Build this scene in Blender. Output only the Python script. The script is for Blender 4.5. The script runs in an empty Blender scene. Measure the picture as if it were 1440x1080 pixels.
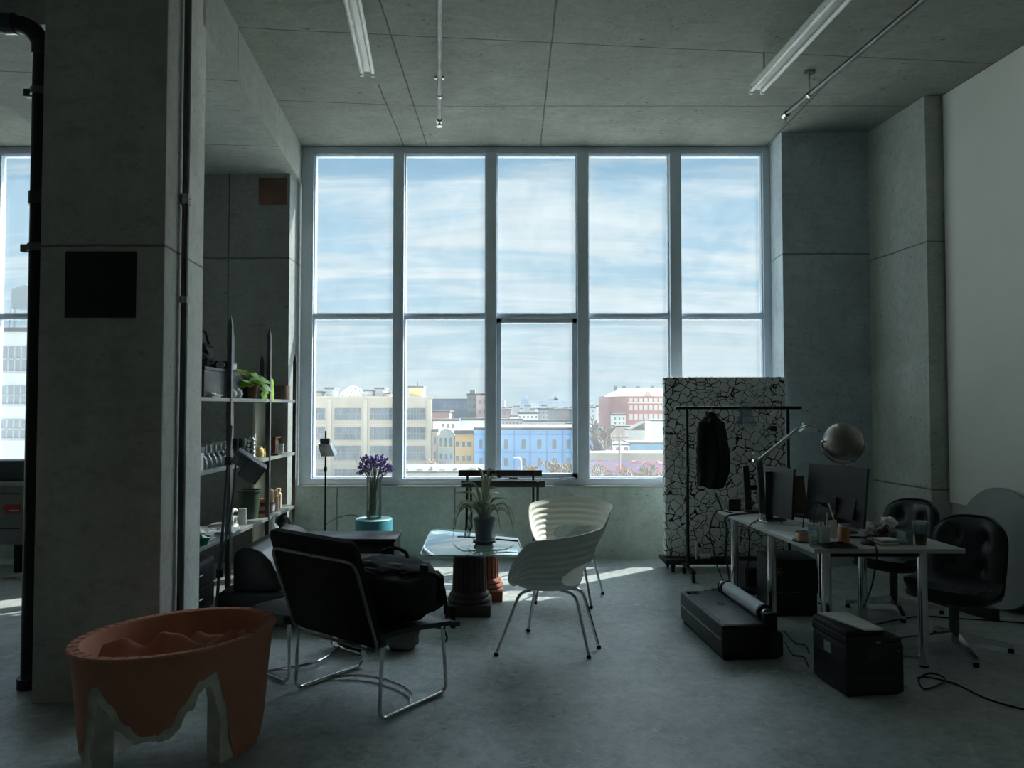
import bpy, bmesh, math, random
from mathutils import Vector, Matrix, noise
random.seed(7)
sc = bpy.context.scene
COL = sc.collection
PI = math.pi
# ------------------------------------------------------------------ camera
F = 1040.0; CAMZ = 1.6; PITCH = math.atan(32/F)
cp, sp = math.cos(PITCH), math.sin(PITCH)
cam = bpy.data.objects.new('camera', bpy.data.cameras.new('camera'))
COL.objects.link(cam); sc.camera = cam
cam.data.sensor_width = 36; cam.data.lens = 36*F/1440
cam.data.clip_start = .05; cam.data.clip_end = 4000
cam.location = (0, 0, CAMZ); cam.rotation_euler = (PI/2+PITCH, 0, 0)
def ray(px, py):
    cx, cy = (px-720)/F, -(py-540)/F
    return cx, cp-cy*sp, sp+cy*cp
def at(px, py, Y):
    d = ray(px, py); t = Y/d[1]
    return Vector((d[0]*t, Y, CAMZ+d[2]*t))
def fl(px, py, z=0.0):
    d = ray(px, py); t = (z-CAMZ)/d[2]
    return Vector((d[0]*t, d[1]*t, z))
def Xp(px, Y): return at(px, 572, Y).x
def Zp(py, Y): return at(720, py, Y).z
SK = 100/F                                  # the bays run a little askew of the window wall
# ------------------------------------------------------------------ mesh helper
class MB:
    def __init__(s): s.bm = bmesh.new()
    def _v(s, p, M): return s.bm.verts.new(M @ Vector(p) if M else Vector(p))
    def _f(s, vs):
        try: return s.bm.faces.new(vs)
        except ValueError: return None
    def box(s, x0, x1, y0, y1, z0, z1, bev=0, M=None, seg=2):
        b = bmesh.new()
        vs = [b.verts.new(p) for p in ((x0,y0,z0),(x1,y0,z0),(x1,y1,z0),(x0,y1,z0),(x0,y0,z1),(x1,y0,z1),(x1,y1,z1),(x0,y1,z1))]
        for q in ((0,3,2,1),(4,5,6,7),(0,1,5,4),(1,2,6,5),(2,3,7,6),(3,0,4,7)): b.faces.new([vs[i] for i in q])
        if bev: bmesh.ops.bevel(b, geom=b.edges[:], offset=bev, segments=seg, affect='EDGES', profile=.5)
        s.join(b, M); return s
    def cbox(s, c, dx, dy, dz, bev=0, rz=0, M=None, seg=2):
        T = Matrix.Translation(c) @ Matrix.Rotation(rz, 4, 'Z')
        if M: T = M @ T
        return s.box(-dx/2, dx/2, -dy/2, dy/2, -dz/2, dz/2, bev, T, seg)
    def join(s, b, M=None):
        mp = {}
        for v in b.verts: mp[v] = s.bm.verts.new(M @ v.co if M else v.co)
        for f in b.faces: s._f([mp[v] for v in f.verts])
        b.free()
    def hexa(s, p):                           # 8 points: bottom ring 0-3, top ring 4-7
        vs = [s.bm.verts.new(Vector(q)) for q in p]
        for q in ((0,3,2,1),(4,5,6,7),(0,1,5,4),(1,2,6,5),(2,3,7,6),(3,0,4,7)): s._f([vs[i] for i in q])
        return s
    def prism(s, poly, z0, z1, M=None, bev=0):
        b = bmesh.new(); n = len(poly)
        lo = [b.verts.new((x,y,z0)) for x,y in poly]; hi = [b.verts.new((x,y,z1)) for x,y in poly]
        b.faces.new(lo[::-1]); b.faces.new(hi)
        for i in range(n): b.faces.new((lo[i], lo[(i+1)%n], hi[(i+1)%n], hi[i]))
        if bev: bmesh.ops.bevel(b, geom=b.edges[:], offset=bev, segments=2, affect='EDGES', profile=.5)
        s.join(b, M); return s
    def lathe(s, prof, seg=24, c=(0,0,0), M=None, flute=None):
        T = Matrix.Translation(c)
        if M: T = M @ T
        rings = []
        for r, z in prof:
            if r < 1e-6: rings.append([s._v((0,0,z), T)])
            else:
                ring = []
                for k in range(seg):
                    a = 2*PI*k/seg; rr = r if not flute else r*flute(a, z)
                    ring.append(s._v((rr*math.cos(a), rr*math.sin(a), z), T))
                rings.append(ring)
        for A, B in zip(rings, rings[1:]):
            for k in range(seg):
                k2 = (k+1) % seg
                if len(A) == 1 and len(B) == 1: continue
                if len(A) == 1: s._f((A[0], B[k2], B[k]))
                elif len(B) == 1: s._f((A[k], A[k2], B[0]))
                else: s._f((A[k], A[k2], B[k2], B[k]))
        for R, rev in ((rings[0], True), (rings[-1], False)):
            if len(R) > 1 and prof[0] != prof[-1]: s._f(R[::-1] if rev else R)
        return s
    def tube(s, pts, r, seg=8, closed=False, M=None):
        pts = [Vector(p) for p in pts]; n = len(pts); rings = []; ref = None
        for i, p in enumerate(pts):
            if closed: d = pts[(i+1)%n]-pts[i-1]
            else: d = pts[min(i+1,n-1)]-pts[max(i-1,0)]
            if d.length < 1e-9: d = Vector((0,0,1))
            d.normalize()
            if ref is None: ref = Vector((0,0,1)) if abs(d.z) < .9 else Vector((1,0,0))
            u = (ref - d*ref.dot(d))
            if u.length < 1e-6: u = d.orthogonal()
            u.normalize(); ref = u; w = d.cross(u)
            rr = r[i] if isinstance(r, (list, tuple)) else r
            rings.append([s._v(p+(u*math.cos(2*PI*k/seg)+w*math.sin(2*PI*k/seg))*rr, M) for k in range(seg)])
        m = n if closed else n-1
        for i in range(m):
            A, B = rings[i], rings[(i+1)%n]
            for k in range(seg): s._f((A[k], A[(k+1)%seg], B[(k+1)%seg], B[k]))
        if not closed: s._f(rings[0][::-1]); s._f(rings[-1])
        return s
    def sphere(s, c, r, nu=20, nv=12, sx=1, sy=1, sz=1, M=None):
        T = Matrix.Translation(c) @ Matrix.Diagonal((sx,sy,sz,1))
        if M: T = M @ T
        return s.lathe([(r*math.sin(PI*k/nv), -r*math.cos(PI*k/nv)) if 0<k<nv else (0, -r*math.cos(PI*k/nv)) for k in range(nv+1)], nu, M=T)
    def grid(s, fn, nu, nv, closeu=False, M=None, skip=None):
        V = [[s._v(fn(i/(nu if closeu else nu-1), j/(nv-1)), M) for j in range(nv)] for i in range(nu)]
        for i in range(nu if closeu else nu-1):
            for j in range(nv-1):
                if skip and skip((i+.5)/(nu if closeu else nu-1), (j+.5)/(nv-1)): continue
                i2 = (i+1) % nu
                s._f((V[i][j], V[i2][j], V[i2][j+1], V[i][j+1]))
        return s
    def solid(s, t):
        bmesh.ops.recalc_face_normals(s.bm, faces=s.bm.faces[:])
        bmesh.ops.solidify(s.bm, geom=s.bm.faces[:], thickness=t); return s
    def jitter(s, amp, sc_=4, seed=0):
        for v in s.bm.verts:
            v.co += noise.noise_vector(v.co*sc_+Vector((seed,seed*2,seed*3)))*amp
        return s
    def make(s, name, mat, parent=None, w=False, loc=None, rz=0, smooth=35, flip=True):
        if flip: bmesh.ops.recalc_face_normals(s.bm, faces=s.bm.faces[:])
        me = bpy.data.meshes.new(name)
        o = bpy.data.objects.new(name, me)
        if loc is not None and parent is None:
            T = Matrix.Translation(loc) @ Matrix.Rotation(rz, 4, 'Z')
            if w: s.bm.transform(T.inverted())
            o.location = loc; o.rotation_euler = (0,0,rz)
        if parent is not None:
            o.parent = parent
            if w: s.bm.transform(wm(parent).inverted())
        s.bm.to_mesh(me); s.bm.free()
        if smooth:
            for p in me.polygons: p.use_smooth = True
            me.set_sharp_from_angle(angle=math.radians(smooth))
        me.materials.append(mat)
        COL.objects.link(o); return o
def wm(o):
    m = Matrix.Translation(o.location) @ o.rotation_euler.to_matrix().to_4x4() @ Matrix.Diagonal((*o.scale, 1))
    return wm(o.parent) @ m if o.parent else m
def tag(o, label, cat, group=None):
    o['label'] = label; o['category'] = cat
    if group: o['group'] = group
    return o
def thing(name, label, cat, loc=(0,0,0), rz=0, group=None):
    o = bpy.data.objects.new(name, None); COL.objects.link(o)
    o.location = loc; o.rotation_euler = (0,0,rz); o.empty_display_size = .1
    return tag(o, label, cat, group)
def struct(o): o['kind'] = 'structure'; return o
def dup(root, loc, rz=None, label=None):
    def cpy(o, par):
        c = o.copy(); COL.objects.link(c)
        if par: c.parent = par
        for ch in o.children: cpy(ch, c)
        return c
    r = cpy(root, None); r.location = loc
    if rz is not None: r.rotation_euler = (0,0,rz)
    if label: r['label'] = label
    return r
def arc(c, r, a0, a1, n, ax='xy'):
    out = []
    for k in range(n+1):
        a = a0+(a1-a0)*k/n; u, v = r*math.cos(a), r*math.sin(a)
        out.append({'xy': (c[0]+u,c[1]+v,c[2]), 'xz': (c[0]+u,c[1],c[2]+v), 'yz': (c[0],c[1]+u,c[2]+v)}[ax])
    return out
def rpoly(pts, r, n=5, closed=False):
    """polyline with rounded corners"""
    pts = [Vector(p) for p in pts]; out = []
    m = len(pts)
    for i, p in enumerate(pts):
        if not closed and i in (0, m-1): out.append(p); continue
        a, b = pts[i-1], pts[(i+1) % m]
        da, db = (a-p), (b-p); rr = min(r, da.length*.45, db.length*.45)
        A, B = p+da.normalized()*rr, p+db.normalized()*rr
        for k in range(n+1):
            t = k/n; out.append(A*(1-t)**2+p*2*t*(1-t)+B*t*t)
    return out
def spline(pts, n=6):
    P = [Vector(p) for p in pts]; P = [P[0]*2-P[1]]+P+[P[-1]*2-P[-2]]; out = []
    for i in range(1, len(P)-2):
        for k in range(n):
            t = k/n; a,b,c,d = P[i-1],P[i],P[i+1],P[i+2]
            out.append(.5*((2*b)+(c-a)*t+(2*a-5*b+4*c-d)*t*t+(3*b-a-3*c+d)*t**3))
    out.append(P[-2]); return out
# ------------------------------------------------------------------ materials
def C(r, g, b):
    f = lambda v: (v/255/12.92 if v/255 <= .04045 else ((v/255+.055)/1.055)**2.4)
    return (f(r), f(g), f(b), 1)
def newmat(name):
    m = bpy.data.materials.new(name); m.use_nodes = True
    nt = m.node_tree; nt.nodes.clear()
    out = nt.nodes.new('ShaderNodeOutputMaterial')
    return m, nt, out
def nd(nt, t, **kw):
    n = nt.nodes.new(t)
    for k, v in kw.items():
        if k.startswith('i_'): n.inputs[int(k[2:])].default_value = v
        else: setattr(n, k, v)
    return n
def mth(nt, op, a, b=None, c=None):
    n = nt.nodes.new('ShaderNodeMath'); n.operation = op
    for i, v in enumerate((a, b, c)):
        if v is None: continue
        if isinstance(v, (int, float)): n.inputs[i].default_value = v
        else: nt.links.new(v, n.inputs[i])
    return n.outputs[0]
def mixc(nt, fac, a, b, bt='MIX'):
    n = nt.nodes.new('ShaderNodeMix'); n.data_type = 'RGBA'; n.blend_type = bt
    for i, v in ((0, fac), (6, a), (7, b)):
        if isinstance(v, (int, float, tuple)): n.inputs[i].default_value = v
        else: nt.links.new(v, n.inputs[i])
    return n.outputs[2]
def noi(nt, vec, scale, detail=4, rough=.6, dist=0):
    n = nd(nt, 'ShaderNodeTexNoise'); n.inputs['Scale'].default_value = scale
    n.inputs['Detail'].default_value = detail; n.inputs['Roughness'].default_value = rough; n.inputs['Distortion'].default_value = dist
    nt.links.new(vec, n.inputs['Vector']); return n.outputs[0]
def mp(nt, v, lo, hi, a=0.0, b=1.0):
    n = nd(nt, 'ShaderNodeMapRange'); n.clamp = True
    for i, x in ((1,lo),(2,hi),(3,a),(4,b)): n.inputs[i].default_value = x
    nt.links.new(v, n.inputs[0]); return n.outputs[0]
def coords(nt): return nd(nt, 'ShaderNodeTexCoord').outputs['Object']
def scaled(nt, v, s, rot=(0,0,0)):
    n = nd(nt, 'ShaderNodeMapping'); n.inputs['Scale'].default_value = s; n.inputs['Rotation'].default_value = rot
    nt.links.new(v, n.inputs[0]); return n.outputs[0]
def pbsdf(nt, out, col, rough, metal=0, normal=None, **kw):
    b = nd(nt, 'ShaderNodeBsdfPrincipled')
    for key, v in (('Base Color', col), ('Roughness', rough), ('Metallic', metal), ('Normal', normal)):
        if v is None: continue
        if isinstance(v, (int, float, tuple)): b.inputs[key].default_value = v
        else: nt.links.new(v, b.inputs[key])
    for k, v in kw.items(): b.inputs[k.replace('_', ' ')].default_value = v
    nt.links.new(b.outputs[0], out.inputs[0]); return b
def bump(nt, h, strength, dist=.01):
    n = nd(nt, 'ShaderNodeBump'); n.inputs['Strength'].default_value = strength; n.inputs['Distance'].default_value = dist
    nt.links.new(h, n.inputs['Height']); return n.outputs[0]
_pm = {}
def pm(name, col, rough=.5, metal=0, var=.12, scale=6, bmp=0, bscale=60, stretch=(1,1,1), **kw):
    if name in _pm: return _pm[name]
    m, nt, out = newmat(name); co = scaled(nt, coords(nt), stretch)
    n = noi(nt, co, scale, 5)
    dark = tuple(c*(1-var*1.6) for c in col[:3])+(1,); lite = tuple(min(1, c*(1+var)) for c in col[:3])+(1,)
    c = mixc(nt, mp(nt, n, .3, .7), dark, lite)
    r = mp(nt, noi(nt, co, scale*2.7, 4), .3, .7, max(.02, rough-.07), min(1, rough+.07))
    nm = bump(nt, noi(nt, co, bscale, 4), bmp, .005) if bmp else None
    pbsdf(nt, out, c, r, metal, nm, **kw); _pm[name] = m; return m
def concrete(name, col, seams=(), pits=1.0, rough=.8, stain=.35, warm=None, sw=.006):
    """board-cast concrete; seams = list of (axis vector, offset, [axis vector, lo, hi])"""
    m, nt, out = newmat(name); co = coords(nt)
    n1 = noi(nt, co, .7, 6, .65, .4); n2 = noi(nt, scaled(nt, co, (1,1,.35)), 3.2, 8, .7, .3); n3 = noi(nt, co, 22, 6, .7)
    d = tuple(c*(1-stain) for c in col[:3])+(1,); l = tuple(min(1, c*(1+stain*.6)) for c in col[:3])+(1,)
    c = mixc(nt, mp(nt, n1, .3, .7), d, l)
    c = mixc(nt, mp(nt, n2, .38, .66, 0, .75), c, tuple(v*.72 for v in col[:3])+(1,))
    n5 = noi(nt, scaled(nt, co, (.5,1.6,1.2)), 9, 8, .75, .8)
    c = mixc(nt, mp(nt, n5, .5, .68, 0, .75), c, tuple(v*.62 for v in col[:3])+(1,))
    c = mixc(nt, mp(nt, n3, .45, .75, 0, .4), c, tuple(min(1, v*1.25) for v in col[:3])+(1,))
    if warm: c = mixc(nt, mp(nt, noi(nt, co, 1.1, 5), .52, .7, 0, .5), c, warm)
    mask = None
    for vs, lo, hi, th_, st_ in ((13, .06, .16, .48, (.45,1,1)), (34, .10, .22, .5, (.7,1,1))):
        vo = nd(nt, 'ShaderNodeTexVoronoi'); vo.inputs['Scale'].default_value = vs
        nt.links.new(scaled(nt, co, st_), vo.inputs['Vector'])
        pit = mth(nt, 'MULTIPLY', mp(nt, vo.outputs['Distance'], lo, hi, 1, 0), mp(nt, noi(nt, co, 2.2 if vs < 20 else 3.7, 3), th_, th_+.1))
        pit = mth(nt, 'MULTIPLY', pit, .8*pits); mask = pit if mask is None else mth(nt, 'MAXIMUM', mask, pit)
    if seams:
        wob = mth(nt, 'MULTIPLY', mth(nt, 'SUBTRACT', noi(nt, co, 6, 3), .5), .018)
        for s_ in seams:
            dp = nd(nt, 'ShaderNodeVectorMath'); dp.operation = 'DOT_PRODUCT'; dp.inputs[1].default_value = s_[0]
            nt.links.new(co, dp.inputs[0])
            a = mth(nt, 'ABSOLUTE', mth(nt, 'ADD', mth(nt, 'SUBTRACT', dp.outputs['Value'], s_[1]), wob))
            k = mp(nt, a, sw*.4, sw*1.6, .85, 0)
            if len(s_) > 2:
                dq = nd(nt, 'ShaderNodeVectorMath'); dq.operation = 'DOT_PRODUCT'; dq.inputs[1].default_value = s_[2][0]
                nt.links.new(co, dq.inputs[0])
                k = mth(nt, 'MULTIPLY', k, mth(nt, 'MULTIPLY', mth(nt, 'GREATER_THAN', dq.outputs['Value'], s_[2][1]), mth(nt, 'LESS_THAN', dq.outputs['Value'], s_[2][2])))
            mask = mth(nt, 'MAXIMUM', mask, k)
    c = mixc(nt, mask, c, tuple(v*.18 for v in col[:3])+(1,))
    h = mth(nt, 'SUBTRACT', mth(nt, 'MULTIPLY', n2, .4), mask)
    pbsdf(nt, out, c, rough, 0, bump(nt, h, .35, .012)); return m
def glass_thin(name, tint=(.93,.96,.96,1), dust=.0, gl=.08):
    m, nt, out = newmat(name)
    tr = nd(nt, 'ShaderNodeBsdfTransparent'); tr.inputs[0].default_value = tint
    gs = nd(nt, 'ShaderNodeBsdfGlossy'); gs.inputs['Roughness'].default_value = .03
    lw = nd(nt, 'ShaderNodeFresnel'); lw.inputs[0].default_value = 1.45
    mx = nd(nt, 'ShaderNodeMixShader'); nt.links.new(mth(nt, 'MULTIPLY', lw.outputs[0], gl*12), mx.inputs[0])
    nt.links.new(tr.outputs[0], mx.inputs[1]); nt.links.new(gs.outputs[0], mx.inputs[2])
    last = mx.outputs[0]
    if dust:
        tl = nd(nt, 'ShaderNodeBsdfTranslucent'); tl.inputs[0].default_value = (.85,.9,.95,1)
        m2 = nd(nt, 'ShaderNodeMixShader'); co = coords(nt)
        nt.links.new(mp(nt, noi(nt, co, 3, 8, .75, .5), .3, .8, dust*.5, dust*1.5), m2.inputs[0])
        nt.links.new(last, m2.inputs[1]); nt.links.new(tl.outputs[0], m2.inputs[2]); last = m2.outputs[0]
    nt.links.new(last, out.inputs[0]); return m
M_FRAME = pm('frame_paint', C(216,228,240), .45, var=.04)
M_BLACKLEATHER = pm('black_leather', C(26,28,31), .34, var=.2, scale=5, bmp=.25, bscale=90)
M_BLACKFAB = pm('black_fabric', C(13,14,17), .85, var=.25, bmp=.3, bscale=220)
M_BLACKPL = pm('black_plastic', C(24,26,29), .45, var=.12, bmp=.05, bscale=300)
M_CHARCOAL = pm('charcoal_plastic', C(46,50,53), .5, var=.1)
M_CHROME = pm('chrome', (.75,.76,.77,1), .16, 1, var=.06)
M_STEEL = pm('brushed_steel', (.46,.45,.43,1), .3, 1, var=.25, scale=3, stretch=(1,1,6))
M_DARKSTEEL = pm('dark_steel', C(96,98,98), .42, .8, var=.2)
M_BLACKMETAL = pm('black_metal', C(20,21,23), .4, .4, var=.15)
M_WHITEPL = pm('white_plastic', C(222,226,220), .4, var=.04)
M_PAPER = pm('paper', C(226,226,220), .85, var=.05, bmp=.1)
M_GREYPAPER = pm('grey_paper', C(150,158,156), .85, var=.06)
M_GLASS = glass_thin('drinking_glass', (.86,.92,.91,1), .07, .22)
M_RUBBER = pm('rubber', C(12,12,13), .7, var=.1)
M_TERRA = pm('terracotta', C(200,138,114), .85, var=.1, scale=4, bmp=.2, bscale=40)
M_PLASTER = pm('plaster', C(228,226,212), .95, var=.2, scale=9, bmp=.6, bscale=25)
M_CLAY = pm('clay', C(128,88,68), .85, var=.12, bmp=.15)
M_BROWN = pm('brown_wood', C(92,58,36), .55, var=.25, scale=4, stretch=(1,1,.2))
M_PALEWOOD = pm('pale_wood', C(186,150,104), .6, var=.15, scale=5, stretch=(1,1,.2))
M_CABLE = pm('cable_rubber', C(14,15,16), .55, var=.1)
M_LEAF = pm('leaf_green', C(150,196,70), .45, var=.3, scale=12)
M_TEAL = pm('teal_paint', C(70,150,165), .5, var=.06)
# ------------------------------------------------------------------ world, sun
AZ, EL = math.radians(52.5), math.radians(47.5)
SUND = (math.sin(AZ)*math.cos(EL), math.cos(AZ)*math.cos(EL), math.sin(EL))
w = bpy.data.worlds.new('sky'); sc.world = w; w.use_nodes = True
nt = w.node_tree; nt.nodes.clear()
wo = nd(nt, 'ShaderNodeOutputWorld'); bg = nd(nt, 'ShaderNodeBackground')
g = nd(nt, 'ShaderNodeTexCoord').outputs['Generated']
sx = nd(nt, 'ShaderNodeSeparateXYZ'); nt.links.new(g, sx.inputs[0])
zz = mth(nt, 'ADD', mth(nt, 'MAXIMUM', sx.outputs[2], 0), .16)
cb = nd(nt, 'ShaderNodeCombineXYZ')
nt.links.new(mth(nt, 'DIVIDE', sx.outputs[0], zz), cb.inputs[0]); nt.links.new(mth(nt, 'DIVIDE', sx.outputs[1], zz), cb.inputs[1])
pl = cb.outputs[0]
cw = noi(nt, scaled(nt, pl, (.55, 1.15, 1), (0,0,.25)), 1.1, 9, .58, 1.2)
cs = noi(nt, scaled(nt, pl, (.5, 1.9, 1), (0,0,.34)), 2.6, 8, .6, .8)
cl = mth(nt, 'ADD', mth(nt, 'MULTIPLY', cw, .66), mth(nt, 'MULTIPLY', cs, .34))
right = mp(nt, sx.outputs[0], -.5, .5, -.05, .06)
clm = mp(nt, mth(nt, 'ADD', cl, right), .435, .565)
blue = mixc(nt, mp(nt, sx.outputs[2], 0, .45), (.55,.76,.86,1), (.27,.53,.79,1))
whit = mixc(nt, mp(nt, cs, .35, .65), (.66,.79,.86,1), (.86,.93,.96,1))
skc = mixc(nt, clm, blue, whit)
hz = mp(nt, sx.outputs[2], -.02, .16, .75, 0)
skc = mixc(nt, hz, skc, (.66,.78,.82,1))
# added sky glow around the sun, out of view, to brighten the room
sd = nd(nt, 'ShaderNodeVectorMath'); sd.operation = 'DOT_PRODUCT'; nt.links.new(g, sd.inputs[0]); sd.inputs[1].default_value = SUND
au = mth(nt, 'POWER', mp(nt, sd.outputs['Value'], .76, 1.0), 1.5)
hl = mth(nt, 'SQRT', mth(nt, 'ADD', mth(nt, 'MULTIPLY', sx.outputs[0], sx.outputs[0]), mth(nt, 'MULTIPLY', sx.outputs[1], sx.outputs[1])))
side = mth(nt, 'MULTIPLY', mp(nt, mth(nt, 'DIVIDE', sx.outputs[0], hl), .55, .85), mth(nt, 'MULTIPLY', mp(nt, sx.outputs[1], 0, .2), mp(nt, sx.outputs[2], -.02, .1)))  # extra bright sky added at right, unseen, to light the pillar and shelves
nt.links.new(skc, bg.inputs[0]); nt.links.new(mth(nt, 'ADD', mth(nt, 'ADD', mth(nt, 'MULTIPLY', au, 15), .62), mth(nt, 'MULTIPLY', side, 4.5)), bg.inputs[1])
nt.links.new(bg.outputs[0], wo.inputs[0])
sun = bpy.data.lights.new('sun', 'SUN'); sun.energy = 13; sun.angle = .009; sun.color = (1, .95, .84)
so = bpy.data.objects.new('sun', sun); COL.objects.link(so)
ld = Vector((-math.sin(AZ)*math.cos(EL), -math.cos(AZ)*math.cos(EL), -math.sin(EL)))
so.rotation_euler = ld.to_track_quat('-Z', 'Y').to_euler()
# ------------------------------------------------------------------ room shell
YW = 7.85; YF = 7.93                                   # sill wall face, window frame face
ZC = Zp(206, YF); ZS = Zp(684, YW)
ZB = .5*(Zp(251, 7.62)+Zp(249, 7.9))                   # soffit of the dropped beam
BACK = -7.0
def lineX(x0, y0): return lambda y: x0-SK*(y-y0)
XB = lineX(Xp(421, YF), YF)                            # right face of beam and pillar
XR = lineX(Xp(1226, 7.52), 7.52)                       # right concrete wall
dvec = Vector((-SK, 1, 0)).normalized(); tvec = Vector((1, SK, 0)).normalized()
def cdot(px, py, v, Z): return fl(px, py, Z).dot(v)
D, T = tuple(dvec), tuple(tvec)
seams_c = []
seams_c.append((D, cdot(700, 56, dvec, ZC)))
xs_ = fl(590,150,ZC).x
seams_c.append((D, cdot(520,146,dvec,ZC), ((1,0,0), -20, xs_)))
seams_c.append(((0,1,0), fl(900,149,ZC).y, ((1,0,0), xs_, 20)))
for px, py, y0, y1 in ((553,60,0,9),(775,65,4.9,9),(666,30,0,5.0),(545,150,6.4,9),(985,75,0,5.0),(1160,120,6,9)):
    seams_c.append(((1,0,0), fl(px, py, ZC).x, ((0,1,0), y0, y1)))
seams_c.append((D, 2.3)); seams_c.append((D, .2))
M_CEIL = concrete('ceiling_concrete', C(152,156,147), seams_c, 1.0, .85, .3)
M_BEAM = concrete('beam_concrete', C(184,188,180), [(D, 7.0),(D, 5.6)], .8)
M_SOFF = concrete('soffit_concrete', C(172,176,168), [(D,6.55),(D,5.2)], .8)
M_WALLF = concrete('front_wall_concrete', C(204,218,208), [((1,0,0), Xp(475,YW)), ((1,0,0), Xp(640,YW))], .7, .8, .4)
M_WALLR = concrete('side_wall_concrete', C(204,210,201), [((0,0,1), Zp(352,7)),((0,0,1),.86)], 1.0, .85, .35)
M_WALLN = concrete('end_wall_concrete', C(198,212,218), [((0,0,1), Zp(357,7.52))], .9, .85, .3)
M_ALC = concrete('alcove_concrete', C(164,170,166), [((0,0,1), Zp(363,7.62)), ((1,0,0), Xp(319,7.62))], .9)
M_PIL = concrete('pillar_concrete', C(206,206,198), [((0,0,1), Zp(341,3.98)-.005)], .5, .85, .25)
M_PAINT = pm('white_wall_paint', C(240,240,230), .7, var=.03, scale=1.2)
M_BACK = pm('rear_wall_paint', C(190,190,184), .8, var=.05, scale=1)
M_REAR = pm('rear_floor', C(60,62,62), .6, var=.1)
def floor_mat():
    m, nt, out = newmat('polished_floor_concrete'); co = coords(nt)
    n1 = noi(nt, co, .55, 7, .65, .7); n2 = noi(nt, co, 2.4, 8, .72, .5); n3 = noi(nt, co, 16, 9, .8, .6)
    c = mixc(nt, mp(nt, n1, .32, .68), C(160,169,170), C(206,213,212))
    c = mixc(nt, mp(nt, n2, .38, .66, 0, .6), c, C(124,134,135))
    c = mixc(nt, mp(nt, n3, .5, .7, 0, .8), c, C(206,212,208))
    c = mixc(nt, mp(nt, n3, .48, .3, 0, .8), c, C(112,122,122))
    n6 = noi(nt, co, 6.5, 9, .78, 2.2)
    c = mixc(nt, mth(nt, 'MULTIPLY', mp(nt, n6, .53, .66, 0, .95), mp(nt, n2, .4, .55)), c, C(214,220,216))
    vo2 = nd(nt, 'ShaderNodeTexVoronoi'); vo2.inputs['Scale'].default_value = 9; nt.links.new(scaled(nt, co, (1,2.2,1), (0,0,.3)), vo2.inputs['Vector'])
    c = mixc(nt, mth(nt, 'MULTIPLY', mp(nt, vo2.outputs['Distance'], .04, .1, 1, 0), mp(nt, n2, .5, .6, 0, .8)), c, C(66,68,66))
    sc1 = noi(nt, scaled(nt, co, (3,40,1), (0,0,.6)), 1.5, 6, .8, 1.5)
    c = mixc(nt, mp(nt, sc1, .66, .74, 0, .35), c, C(200,204,200))
    vo = nd(nt, 'ShaderNodeTexVoronoi'); vo.inputs['Scale'].default_value = 4; nt.links.new(co, vo.inputs['Vector'])
    c = mixc(nt, mth(nt, 'MULTIPLY', mp(nt, vo.outputs['Distance'], .02, .07, 1, 0), .7), c, C(70,72,70))
    r = mp(nt, n2, .3, .7, .3, .5)
    pbsdf(nt, out, c, r, 0, bump(nt, mth(nt, 'ADD', n2, mth(nt, 'MULTIPLY', n6, .4)), .2, .02), Specular_IOR_Level=.5); return m
M_FLOOR = floor_mat()
struct(MB().prism([(-10.2,BACK),(XR(BACK)+.5,BACK),(XR(BACK)+.5,8.2),(-10.2,8.2)], -.3, 0).make('floor', M_FLOOR))
struct(MB().prism([(-10.2,BACK),(XR(BACK)+.5,BACK),(XR(BACK)+.5,8.2),(-10.2,8.2)], ZC, ZC+.3).make('ceiling', M_CEIL))
# dropped concrete beam that runs over the pillar to the window wall
bw = 2.0
mb = MB(); ya, yb = 4.62, 8.1
mb.prism([(XB(ya)-bw,ya),(XB(ya),ya),(XB(yb),yb),(XB(yb)-bw,yb)], ZB, ZC-.001); struct(mb.make('trim_1', M_BEAM))
# pillar
PY0 = fl(130, 990).y; PY1 = PY0+.66
XP0, XP1 = fl(43, 990).x, XB(PY0)
struct(MB().prism([(XP0,PY0),(XP1,PY0),(XB(PY1),PY1),(XP0-SK*.66,PY1)], 0, ZC, None, .012).make('column', M_PIL))
# alcove wall behind the shelves
XA = Xp(405, 7.62)
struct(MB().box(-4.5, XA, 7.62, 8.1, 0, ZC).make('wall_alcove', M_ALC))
# sill wall under the main window
XE = Xp(1103, 7.52)                                    # right reveal
mb = MB(); mb.box(XA, XE+.02, YW, 8.12, 0, ZS-.012); struct(mb.make('wall_front', M_WALLF))
struct(MB().box(XA, XE, YW-.004, 8.0, ZS-.012, ZS+.004).make('trim_2', pm('sill_metal', C(188,190,184), .5, var=.05)))
# wall right of the window, side wall, recess and white board wall
struct(MB().prism([(XE,7.52),(XR(7.52)+.02,7.52),(XR(7.52)+.02,8.1),(XE+.03,8.1)], 0, ZC).make('wall_front_right', M_WALLN))
YP = 6.63
struct(MB().prism([(XR(8.1),8.1),(XR(YP),YP),(XR(YP)+.6,YP),(XR(8.1)+.6,8.1)], 0, ZC).make('wall_right', M_WALLR))
XW = lineX(Xp(1331, YP), YP)
struct(MB().prism([(XW(YP)+.035,YP),(XW(BACK)+.035,BACK),(XW(BACK)+.6,BACK),(XW(YP)+.6,YP)], 0, ZC).make('wall_side', M_WALLR))
ZPn = Zp(706, YP)
struct(MB().prism([(XW(YP-.02),YP-.02),(XW(BACK),BACK),(XW(BACK)+.034,BACK),(XW(YP-.02)+.034,YP-.02)], ZPn, ZC-.005).make('wall_white_board', M_PAINT))
struct(MB().box(-10.2, XW(BACK)+.6, BACK-.2, BACK, 0, ZC).make('wall_back', M_BACK))
struct(MB().box(-10.4, -10.2, BACK, 8.2, 0, ZC).make('wall_left', M_BACK))
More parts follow.
